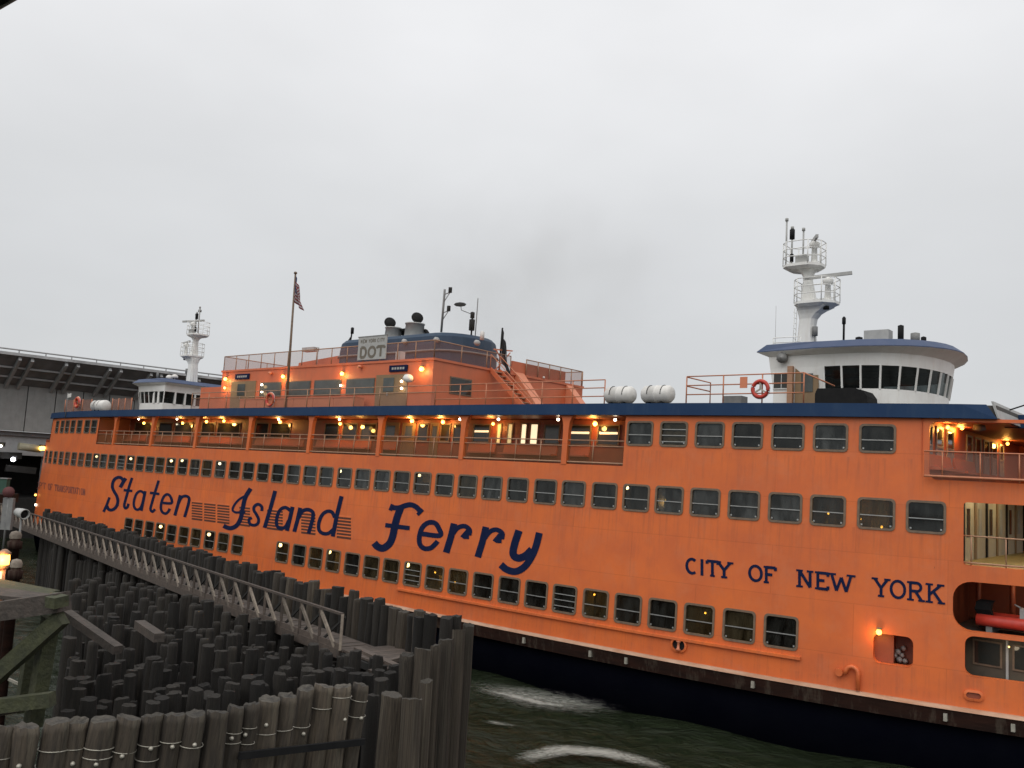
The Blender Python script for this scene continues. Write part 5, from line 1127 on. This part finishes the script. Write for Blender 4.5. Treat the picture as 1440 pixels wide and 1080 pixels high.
# front row: x, top y and width in the picture, white bands (drop below the top, metres) and bolt (drop, side)
FR=[(9,1018,26,[.45],None),(38,1017,33,[],(.55,-.2)),(82,1011,38,[.42,.68],(.72,.0)),(111,1010,24,[.42],(.62,.0)),(146,1009,37,[.42,.56],(.63,.0)),(181,1006,32,[.5,.78],(.55,.0)),(215,1003,29,[.45,.68],(.48,.2)),(246,1001,30,[.42],(.48,.2)),(275,1000,30,[.5],(.46,.3)),(306,997,28,[],None),(332,990,24,[.42,.6],(.5,.0)),(354,986,22,[.4,.66],(.5,-.2)),(379,979,27,[.6],(.42,.0)),(404,974,26,[.6],None),(430,965,24,[.68],(.8,.45)),(456,961,28,[.4],None),(482,961,26,[.2],(.6,.6)),(508,959,22,[.3,.6],(.62,.6))]
band_me=None
def front_row():
    z0=5.5
    bm_=MB(); bm_.tube([(1.03*math.cos(a),1.03*math.sin(a),0) for a in np.linspace(0,2*math.pi,19)],.045,5,cap=False); bme=bm_.mesh('cable_band',M['cable'])
    bb=MB(); bb.lathe((0,0,0),[(0,-.05),(.05,-.05),(.05,.0),(.036,.035),(0,.045)],8); bbe=bb.mesh('bolt_head',M['cable'])
    nB={0:'no',1:'one',2:'two'}
    for i,(x,y,w,bands,bolt) in enumerate(FR):
        p=G(x,y+3,z0); dpt=p@CF-CAM@CF; r=w*dpt/F/2*1.02
        lab='%s pile from left in the front row, '%ORD[i]
        lab+=('%s pale cable band%s'%(nB[len(bands)],'' if len(bands)==1 else 's') if bands else 'without cable bands')+(' and a bolt head' if bolt else '')
        lean=(.05+.03*rp.uniform(-1,1),.02+.02*rp.uniform(-1,1))
        o=pile(p,r,lab,'cable-banded piles in the front row',lean=lean,L=8.5,own=True)
        m=o.matrix_world.copy(); d=(m.to_3x3()@Vector((0,0,1))).normalized(); s=np.array(p)
        q=Vector((0,0,1)).rotation_difference(d).to_matrix().to_4x4(); inv=m.inverted()
        for b in bands:
            e=link('cable_band',bme,o); e.matrix_basis=inv@(Matrix.Translation(Vector(p)-d*b)@q@Matrix.Rotation(rp.uniform(-.06,.06),4,'X')@Matrix.Rotation(rp.uniform(-.06,.06),4,'Y')@Matrix.Scale(r*1.04,4))
        if bolt:
            tc=Vector((CAM[0]-p[0],CAM[1]-p[1],0)).normalized(); sd=Vector((-tc.y,tc.x,0)); a=bolt[1]; nd=(tc*math.cos(a)+sd*math.sin(a)*1).normalized()
            e=link('bolt_head',bbe,o); e.matrix_basis=inv@(Matrix.Translation(Vector(p)-d*bolt[0]+nd*r*1.06)@Vector((0,0,1)).rotation_difference(nd).to_matrix().to_4x4()@Matrix.Scale(.75,4))
front_row()
# corner cluster at the right end of the rack
CL=[(551,974,29,5.1,'stout grey pile with a flat top just right of the banded front row'),(579,981,26,5.1,'leaning pile beside the stout one, its top worn ragged'),(600,956,16,5.25,'slim pale pile with a thin wire loop in the corner cluster'),(595,911,22,5.5,'pile with a pale flat cut top left in the corner cluster'),(613,905,15,5.5,'narrow pile between two taller ones in the corner cluster'),(628,897,22,5.55,'tall pile with a flared ragged top in the corner cluster'),(645,884,17,5.7,'tall straight pile second from the right edge of the corner cluster'),(659,877,15,5.75,'rightmost tall pile of the corner cluster beside open water'),(573,918,20,5.35,'shadowed pile at the left back of the corner cluster'),(524,975,20,4.9,'black pile standing in the gap right of the banded row'),(628,866,18,5.9,'blackened splintered pile top at the back of the corner cluster'),(640,864,18,5.9,'dark pile stub at the top right of the corner cluster'),(606,862,18,5.8,'dark splintered pile behind the corner cluster against the orange hull'),(590,866,16,5.7,'dark pile at the back left of the corner cluster')]
for x,y,w,z,lab in CL:
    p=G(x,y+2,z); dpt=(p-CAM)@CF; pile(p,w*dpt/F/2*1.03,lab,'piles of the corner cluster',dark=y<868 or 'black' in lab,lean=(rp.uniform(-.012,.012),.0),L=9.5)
# the long row along the slip, the row under the gangway and the crowd of piles between
cand=[]
A=np.array((-2.4,27.6));Bv=np.array((-33.5,65.5)); n_=int(np.linalg.norm(Bv-A)/.46)
for i in range(n_+1):
    c=A+(Bv-A)*i/n_+np.array((rp.uniform(-.08,.08),rp.uniform(-.08,.08))); cand.append((c[0],c[1],5.42+rp.uniform(-.2,.14),rp.uniform(.17,.23),'row'))
A2=np.array((-4.6,27.9));B2=np.array((-29.5,58.8)); n2=int(np.linalg.norm(B2-A2)/.6)
for i in range(n2+1):
    c=A2+(B2-A2)*i/n2+np.array((rp.uniform(-.3,.2),rp.uniform(-.3,.2))); cand.append((c[0],c[1],3.9+rp.uniform(-.5,.05),rp.uniform(.17,.24),'under'))
poly=[(92,1000),(98,905),(100,812),(180,812),(300,845),(400,878),(470,905),(560,925),(560,962),(515,950),(430,952),(330,975),(200,992)]
def inside(x,y):
    c=False
    for i in range(len(poly)):
        (x0,y0),(x1,y1)=poly[i-1],poly[i]
        if (y0>y)!=(y1>y) and x<(x1-x0)*(y-y0)/(y1-y0)+x0: c=not c
    return c
pts=[]
for _ in range(14000):
    x,y=rp.uniform(90,565),rp.uniform(800,1005)
    if not inside(x,y): continue
    z=rp.uniform(3.7,4.95); p=G(x,y,z)
    if p[1]>38 or any((p[0]-q[0])**2+(p[1]-q[1])**2<.44**2 for q in pts): continue
    pts.append(p); cand.append((p[0],p[1],z,rp.uniform(.125,.175),'mass'))
    if len(pts)>430: break
for sx,sy in ((-6.5,15.5),(-6,16.6),(-5.2,17),(-4.4,17.8),(-3.6,18.6),(-3.3,19.6)): pass
cand.sort(key=lambda c:-c[3]/math.hypot(c[0],c[1]))
NI=300-len(FR)-len(CL)
LB={'row':('tall dark pile in the long row lining the slip beside the hull','piles of the long slip row'),'under':('dark pile standing under the gangway','piles under the gangway'),'mass':('low dark pile crowded inside the rack behind the banded row','piles crowded inside the rack')}
def zone(p,k):
    if k!='mass': return LB[k]
    px,py=proj(p); w='by the trestle' if px<200 else 'in the middle' if px<380 else 'towards the corner cluster'
    h='close behind the banded row' if py>930 else 'further back below the gangway'
    return ('low dark pile crowded inside the rack %s, %s'%(w,h),'rack piles %s, %s'%(w,h))
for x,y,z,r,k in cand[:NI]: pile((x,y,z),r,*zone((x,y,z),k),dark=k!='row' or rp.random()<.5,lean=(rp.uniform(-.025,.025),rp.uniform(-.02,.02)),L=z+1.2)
rest=MB()
for x,y,z,r,k in cand[NI:]: rest.lathe((x,y,-1),[(r*1.1,0),(r,z+.9),(r*.9,z+1),(0,z+1.01)],7)
tag(rest.build('distant_piles',M['wooddark']),'far end of the pile rows, packed too close to tell apart',None,None,'stuff')
# dark waler and loose timbers
def beam(pts,w,h,m,label,name='timber_beam',cat_='timber',up=(0,0,1)):
    c=(np.array(pts[0])+np.array(pts[1]))/2; g=MB(); g.bar(np.array(pts[0])-c,np.array(pts[1])-c,w,h,up); o=g.build(name,M[m]); o.location=c; return tag(o,label,cat_)
wa=G(338,1068,4.4); wb=G(498,1046,4.2)
def onrow(x,y):
    a=G(FR[10][0],FR[10][1]+3,5.5); b=G(FR[17][0],FR[17][1]+3,5.5); d=b-a; d/=np.linalg.norm(d); nn=np.array((d[1],-d[0],0)); nn*=1 if nn@(CAM-a)>0 else -1
    r=ray(x,y); return CAM+r*(((a+nn*.235-CAM)@nn)/(r@nn))
pA,pB=onrow(336,1063),onrow(512,1043)
beam((pA,pB),.07,.12,'black','black waler timber bolted across the right part of the front row','waler_beam')
beam((CAM+ray(92,862)*19.5,CAM+ray(166,914)*18.2),.2,.17,'wornbeam','grey timber sloping down right from the corner of the trestle','loose_timber')
beam((CAM+ray(196,878)*22,CAM+ray(224,897)*20.5),.24,.2,'wornbeam','short dull timber block lying among the dark piles','loose_timber')
for i,(a,b,d0,d1,lab) in enumerate(((( 502,912),(560,938),27,24.5,'broken plank sloping under the end of the gangway'),((528,934),(566,925),25,25.5,'splintered pale board lying in the gap by the corner cluster'),((520,945),(556,940),24,24.5,'split dark board at the bottom of the gap by the corner cluster'))):
    beam((CAM+ray(*a)*d0,CAM+ray(*b)*d1),.22,.1,'plank',lab,'loose_board','board')
# ================================================================ GANGWAY
def gangway():
    z=4.2; P0=np.array((-4.75,27.5,z)); P1=np.array((-40.5,71.7,z)); d=(P1-P0); Ln=np.linalg.norm(d); d/=Ln; sd=np.array((d[1],-d[0],0))*1.0   # sd points right, towards the ferry
    t=empty('gangway','long pale timber truss gangway running across the pile rack','gangway',Matrix.Translation(P0)); O0=P0.copy()
    W=1.15; H=1.08
    pl=MB(); pl.box(-.115,.115,-.5,.5,-.03,.03); pme=pl.mesh('deck_plank',M['plank'])
    n=int(Ln/.25); yaw=math.atan2(d[1],d[0])
    def place(nm,me,c,L_): o=link(nm,me,t); o.matrix_basis=Matrix.Translation(c-O0)@Matrix.Rotation(yaw,4,'Z')@Matrix.Diagonal((1,L_,1,1)); return o
    for i in range(n): place('deck_plank',pme,P0+d*(i*.25)+sd*(W/2)+np.array((0,0,.012*rp.uniform(-1,1))),W-.06)
    # landing at the near end, running to the pile row
    for i in range(7): place('deck_plank',pme,P0-d*(.12+i*.25)+sd*(.95),1.75)
    g=MB(); g.bar(P0-d*1.75-O0+(0,0,-.14),P0-d*1.75+sd*1.8-O0+(0,0,-.14),.15,.2); g.bar(P0-d*1.7+sd*.06-O0+(0,0,-.16),P0+d*.5+sd*.06-O0+(0,0,-.16),.12,.2); g.build('landing_beam',M['pier'],t)
    def bar(nm,p,q,w,h,m): g=MB(); g.bar(p-O0,q-O0,w,h); return g.build(nm,M[m],t)
    for side in (0,1):
        o=sd*(W*side)
        if side: bar('stringer',P0+o+(0,0,-.1),P1+o+(0,0,-.1),.1,.26,'plank'); continue
        bar('stringer',P0+o+(0,0,-.1),P1+o+(0,0,-.1),.1,.26,'plank')
        bar('top_rail',P0+o+(0,0,H),P1+o+(0,0,H),.1,.07,'plank')
        if side==0: bar('toe_board',P0+o+(0,0,.1),P1+o+(0,0,.1),.05,.2,'plank')
        bay=1.4; k=0
        while k*bay<Ln-.2:
            a=P0+d*(k*bay)+o; b=P0+d*min(Ln,(k+1)*bay)+o
            bar('truss_post',a,a+(0,0,H),.08,.08,'plank' if k else 'truss')
            if side==0:
                bar('diagonal_brace',b+(0,0,.98),a+d*.35+(0,0,.05),.06,.12,'truss')
                g=MB(); g.bar(a+sd*.09-O0+(0,0,1.0),b+sd*.09-O0+(0,0,.05),.05,.07); g.build('counter_brace',M['pier'],t)
            k+=1
    return t
gangway()
# ================================================================ TIMBER TRESTLE at the left edge
def trestle():
    Dp=17.; P=lambda x,y,dd=0:CAM+ray(x,y)*(Dp+dd)
    o=P(60,990); t=empty('timber_trestle','algae-green timber trestle with a diagonal brace at the left edge','trestle',Matrix.Translation(o))
    def bar(nm,a,b,w,h,m): g=MB(); g.bar(a-o,b-o,w,h); return g.build(nm,M[m],t)
    bar('cap_beam',P(-60,868,.2),P(90,846,.0),.45,.36,'wornbeam')
    bar('corner_block',P(80,853,-.25),P(80,838,-.25),.28,.3,'woodgreen')
    bar('post',P(72,868,.3),P(46,1020,.3),.26,.3,'woodgreen'); bar('post',P(45,905,1.),P(30,1000,1.),.22,.24,'woodgreen')
    bar('diagonal_brace',P(88,868,-.1),P(-30,972,.2),.2,.3,'woodgreen')
    bar('lower_beam',P(-40,997,-.1),P(74,983,-.15),.24,.26,'woodgreen')
    bar('tie_rod',P(12,955,1.6),P(40,968,1.6),.04,.05,'cable')
    bar('low_board',P(-20,1008,.1),P(32,998,.1),.2,.05,'plank')
    for i in range(4):
        a=P(-40+0*i,812+i*7,3.2-i*.7); b=P(74+i*3,834+i*4,2.6-i*.7); bar('deck_board',a,b,.42,.08,'woodgreen' if i<2 else 'wornbeam')
    return t
trestle()
# amber signal light and the brown cluster behind it
def signal():
    c=CAM+ray(4,800)*21; t=empty('signal_light','amber signal light glowing on a short post at the left edge','lamp',Matrix.Translation(c))
    g=MB(); g.tube([(0,0,-1.0),(0,0,.05)],.07,8); g.build('post',M['rail'],t)
    g=MB(); g.lathe((0,0,0),[(.1,0),(.13,.05),(.13,.1)],10); g.build('lantern_base',M['rail'],t); g=MB(); g.lathe((0,0,.34),[(.13,0),(.15,.04),(.05,.12),(0,.13)],10); g.build('lantern_cap',M['rail'],t)
    g=MB(); g.lathe((0,0,.1),[(0,0),(.12,.0),(.13,.12),(.12,.24),(0,.24)],10); g.build('lens',emit('amber_lens',(1,.45,.08),6),t)
    g=MB(); g.box(-.05,.05,-.16,-.1,-.75,-.05); g.build('highlight_strip',emit('lit_strip',(1,.6,.35),1.6),t)  # orange highlight down the post, added as a glowing strip
    l=bpy.data.lights.new('amber_light','POINT'); l.energy=26; l.color=(1,.5,.15); l.shadow_soft_size=.1; lo=bpy.data.objects.new('amber_light',l); COL.objects.link(lo); lo.parent=t; lo.location=(.05,-.3,.2)
signal()
for i,(x,y,w,m,lab) in enumerate(((22,753,24,'plank','pale domed cap on the upper brown pile left of the gangway'),(23,793,26,'plank','pale domed cap on the lower brown pile above the trestle'))):
    c=CAM+ray(x,y)*(30-i*3); t=empty('capped_pile',lab.replace('pale domed cap on the','brown pile with a pale domed cap,').replace('brown pile left','one left').replace('brown pile above','one above'),'pile',Matrix.Translation(c)); r=.2-.02*i
    g=MB(); g.lathe((0,0,0),[(r*.9,-.1),(r*.95,.02),(r*.7,.12),(0,.16)],12); g.build('cap',M['truss'],t)
    g=MB(); g.lathe((0,0,0),[(r*.9,-6.5),(r*.8,-.45),(r*1.15,-.44),(r*1.15,-.2),(r*.8,-.19),(r*.8,-.1)],12); g.build('pile_shaft',M['strake'],t)
# floodlight barrel and red sign by the gangway's far end
def far_bits():
    c=CAM+ray(31,722)*47; t=empty('floodlight','big pale drum floodlight with a dark lens beside the gangway','floodlight',Matrix.Translation(c))
    ax=np.array((.8,-.5,-.12)); g=MB(); g.lathe((0,0,0),[(0,-.5),(.2,-.47),(.25,-.1),(.28,.3),(.24,.31),(.22,.18)],16,axis=ax); g.build('drum',M['lightgrey'],t)
    g=MB(); g.lathe(ax/np.linalg.norm(ax)*.18,[(0,0),(.22,0.0),(.17,.03),(0,.05)],14,axis=ax); g.build('lens',M['black'],t)
    g=MB(); g.tube([(0,0,-.2),(0,0,-2.4)],.06,8); g.build('stand',M['grey'],t)
    c=CAM+ray(12,692)*52; t=empty('round_sign','dull red round sign on a grey post by the slip','sign',Matrix.Translation(c))
    g=MB(); g.lathe((0,0,0),[(0,-.03),(.32,-.03),(.32,.03),(0,.04)],20,axis=(.3,-1,0)); g.build('sign_plate',mat('dull_red_paint',(.12,.04,.04),rough=.8),t)
    g=MB(); g.box(-.3,.3,.05,.3,-2.2,-.35); g.tube([(0,.1,-3.5),(0,.1,.2)],.06,8); g.build('sign_post',M['grey'],t)
    c=CAM+ray(6,682)*58; t=empty('green_light_box','small green box on the dark pier at the left edge','box',Matrix.Translation(c))
    g=MB(); g.box(-.25,.25,-.2,.2,-.5,.4); g.build('box_body',mat('green_paint',(.03,.08,.055),rough=.7),t); g=MB(); g.box(-.3,.3,-.25,.25,.4,.46); g.build('box_lid',M['grey'],t)
    # flag-like tin sign and lamp on the ship's far end
    c=W2S(D(97,557,80)); t=ship_thing('wind_flag','small pale flag on a thin post at the far left of the top deck','flag',c); g=MB(); g.tube([(-.3,0,-2.),(-.3,0,.3)],.04,6); g.build('post',M['grey'],t); g=MB(); g.prism([(-.3,0,-.15),(.4,0,-.1),(.4,0,.25),(-.3,0,.2)],(0,.03,0)); g.build('cloth',M['raft'],t)
far_bits()
# ================================================================ FERRY TERMINAL behind the far end
def terminal():
    e0=D(0,490,91.); e1=D(300,525,107.); d=e1-e0; d[2]=0; Lr=np.linalg.norm(d); d/=Lr; nr=np.array((d[1],-d[0],0)); ze=20.0   # nr points out over the slip
    o=e0.copy(); o[2]=0; t=empty('terminal_building','grey ferry terminal with a deep dark ribbed canopy at the far left','building',Matrix.Translation(o))
    P=lambda u,out,z:d*u+nr*out+np.array((0,0,z))
    u0,u1=-45,46; ov=4.6
    def solid(nm,u0,u1,o0,o1,z0,z1,m): g=MB(); g.obox(P((u0+u1)/2,(o0+o1)/2,(z0+z1)/2),d*(u1-u0)/2,nr*(o1-o0)/2,(0,0,(z1-z0)/2)); return g.build(nm,M[m],t)
    zw1=16.6; zw0=11.6
    # canopy: sloping soffit, thin edge beam, gutter, railing
    g=MB(); g.loft([[P(u,-ov,zw1),P(u,0,ze-.55),P(u,0,ze-.35),P(u,-ov-8,ze-.3),P(u,-ov-8,zw1)] for u in (u0,u1)]); g.build('canopy',M['soffit'],t)
    solid('roof_gutter',u0,u1,-.1,.16,ze-.62,ze-.32,'gutter'); g=MB(); g.tube([P(u0,.05,ze),P(u1,.05,ze)],.09,6); g.build('roof_rail',M['rib'],t)
    k=u0
    while k<u1: g=MB(); g.tube([P(k,.05,ze-.4),P(k,.05,ze)],.06,5); g.build('rail_post',M['rib'],t); k+=2.6
    k=u0+1.0
    while k<u1:
        for dd in (0,1.2): g=MB(); g.bar(P(k+dd,-ov+.05,zw1-.25),P(k+dd,-.1,ze-.85),.3,.5); g.build('canopy_rib',M['rib'],t)
        k+=4.6
    for f in (.3,.62): a=P(u0,-ov*(1-f),zw1+(ze-.55-zw1)*f-.12); b=P(u1,-ov*(1-f),zw1+(ze-.55-zw1)*f-.12); g=MB(); g.bar(a,b,.2,.2); g.build('canopy_purlin',M['rib'],t)
    # wall of grey panels above the dark slip mouth
    k=u0; w=2.9
    while k<u1-.1: solid('wall_panel',k+.05,min(u1,k+w)-.05,-ov-.3,-ov+.02,zw0,zw1-.02,'concrete'); k+=w
    solid('wall_backing',u0,u1,-ov-.6,-ov-.31,zw0,zw1,'soffit')
    solid('lower_band',u0,u1,-ov-1.4,-ov-1.,9.0,zw0-.02,'rib'); solid('floor_slab',u0,u1,-ov-14,-ov-.62,zw0-.5,zw0-.03,'soffit')
    solid('back_wall',u0,u1,-ov-14,-ov-13.6,0,zw0-.55,'pier')
    solid('apron',u0,u1,-ov-13.5,-ov-.2,-1,4.3,'pier')
    k=u0
    while k<u1: solid('column',k,k+.5,-ov-2.2,-ov-1.7,4.3,9.,'rib'); k+=6.5
    # lit tube, lamps and the beam below the wall
    def at(x,y,out=-ov): 
        r=ray(x,y); q=o-CAM; tt=((q+nr*out)@nr)/(r@nr); p=CAM+r*tt-o; return p
    a,b=at(26,627.5,-ov+1.0),at(57,631.5,-ov+1.0); g=MB(); g.tube([a,b],.42,10); g.build('pale_duct',mat('cream_duct_paint',(.4,.37,.26),rough=.5),t)
    for x,y,r_,m in ((58,630.5,.28,'bulby'),(63,631,.24,'bulby'),(18.5,646,.26,'bulbcool'),(1,627,.16,'bulbw')):
        p=at(x,y,-ov+1.5); g=MB(); g.box(p[0]-.3,p[0]+.3,p[1]+.1,p[1]+.35,p[2]-.05,p[2]+.4); q=g.build('lamp_bracket',M['pier'],t); g=MB(); g.ball(p,r_*.9,8); g.build('bulb',M[m],q)
    for x0,y0,x1,y1 in ((8,658,50,662),(0,640,30,641)): g=MB(); g.bar(at(x0,y0,-ov+.6),at(x1,y1,-ov+.6),.5,.7); g.build('beam',M['pier'],t)
    return t
M['bulbcool']=emit('cold_bulb',(.9,.92,1),16)
terminal()
# dark pier with fender panels at the head of the slip (left of the hull)
def pier():
    t=empty('slip_pier','dark timber pier end in shadow at the left edge beyond the gangway','pier',Matrix.Translation((-49,74,0)))
    g=MB(); g.box(-14,2.2,0,12,4.6,5.4); g.build('pier_deck',M['pier'],t)
    for k in range(8): g=MB(); g.lathe((-13+k*2.1,-.2,-1),[(.4,0),(.33,6.2+.4*(k%3)),(.25,6.5+.4*(k%3)),(0,6.5+.4*(k%3))],9); g.build('fender_pile',M['wooddark'],t)
    g=MB(); g.box(-13,-1,.5,3,5.4,8.4); g.build('pier_shed',M['pier'],t)
    for k in range(5): g=MB(); g.box(-12+k*2.2,-10.6+k*2.2,.44,.499,6.2,7.6); g.build('shed_panel',M['rib'],t)
pier()
# lights on the ship's far end
for x,y,m,r in ((61,630,'bulby',.2),(50,696,'bulbo',.12),(50,710,'bulbw',.1)):
    s=W2S(CAM+ray(x,y)*(np.linalg.norm(S2W(hp(49.4,8,0))-CAM)-.4)/np.linalg.norm(ray(x,y))); lamp('end_lamp',s,r,M[m],0)
# ================================================================ SMOKE from the stacks
def smoke():
    p=S2W(Q(740,395,10.5)); g=MB(); g.ball((0,0,0),1,20,sq=(12.,8.,7.5))
    m=bpy.data.materials.new('exhaust_smoke'); m.use_nodes=True; nt=m.node_tree; N=nt.nodes; L=nt.links; N.clear(); o=N.new('ShaderNodeOutputMaterial'); v=N.new('ShaderNodeVolumePrincipled'); L.new(v.outputs[0],o.inputs['Volume'])
    v.inputs['Color'].default_value=(.35,.32,.28,1)
    tc=N.new('ShaderNodeTexCoord'); mp=N.new('ShaderNodeMapping'); mp.inputs['Scale'].default_value=(1/12.,1/8.,1/7.5); L.new(tc.outputs['Object'],mp.inputs[0])
    ln=N.new('ShaderNodeVectorMath'); ln.operation='LENGTH'; L.new(mp.outputs[0],ln.inputs[0]); r=N.new('ShaderNodeMapRange'); r.inputs[1].default_value=.1; r.inputs[2].default_value=.95; r.inputs[3].default_value=1; r.inputs[4].default_value=0; L.new(ln.outputs['Value'],r.inputs[0])
    nz=N.new('ShaderNodeTexNoise'); nz.inputs['Scale'].default_value=.22; nz.inputs['Detail'].default_value=3; L.new(tc.outputs['Object'],nz.inputs[0])
    r2=N.new('ShaderNodeMapRange'); r2.inputs[1].default_value=.38; r2.inputs[2].default_value=.75; r2.inputs[4].default_value=.05; L.new(nz.outputs[0],r2.inputs[0])
    mu=N.new('ShaderNodeMath'); mu.operation='MULTIPLY'; L.new(r.outputs[0],mu.inputs[0]); L.new(r2.outputs[0],mu.inputs[1]); L.new(mu.outputs[0],v.inputs['Density'])
    ob=g.build('smoke',m); ob.location=p; tag(ob,'thin grey smudge of exhaust smoke drifting above the funnel',None,None,'stuff')
smoke()

# dark corner of the roof over the viewing deck, at the very top left
def eave():
    z=HC+1.9; a=G(-40,32,z); b=G(15.5,0,z); d=b-a; d/=np.linalg.norm(d); a2=a-d*3; b2=b+d*1.2; back=np.array((-.35,-1,0)); o=np.array((a[0],a[1],z))
    t=empty('roof_eave','dark corner of the eave overhead at the very top left of the view','roof',Matrix.Translation(o))
    g=MB(); g.prism([a2-o,b2-o,b2+back*3.5-o,a2+back*3.5-o],(0,0,.12)); g.build('eave_board',M['black'],t)
    g=MB(); g.tube([a2-o+(0,0,.06),b2-o+(0,0,.06)],.05,8); g.build('eave_gutter',M['grey'],t)
eave()
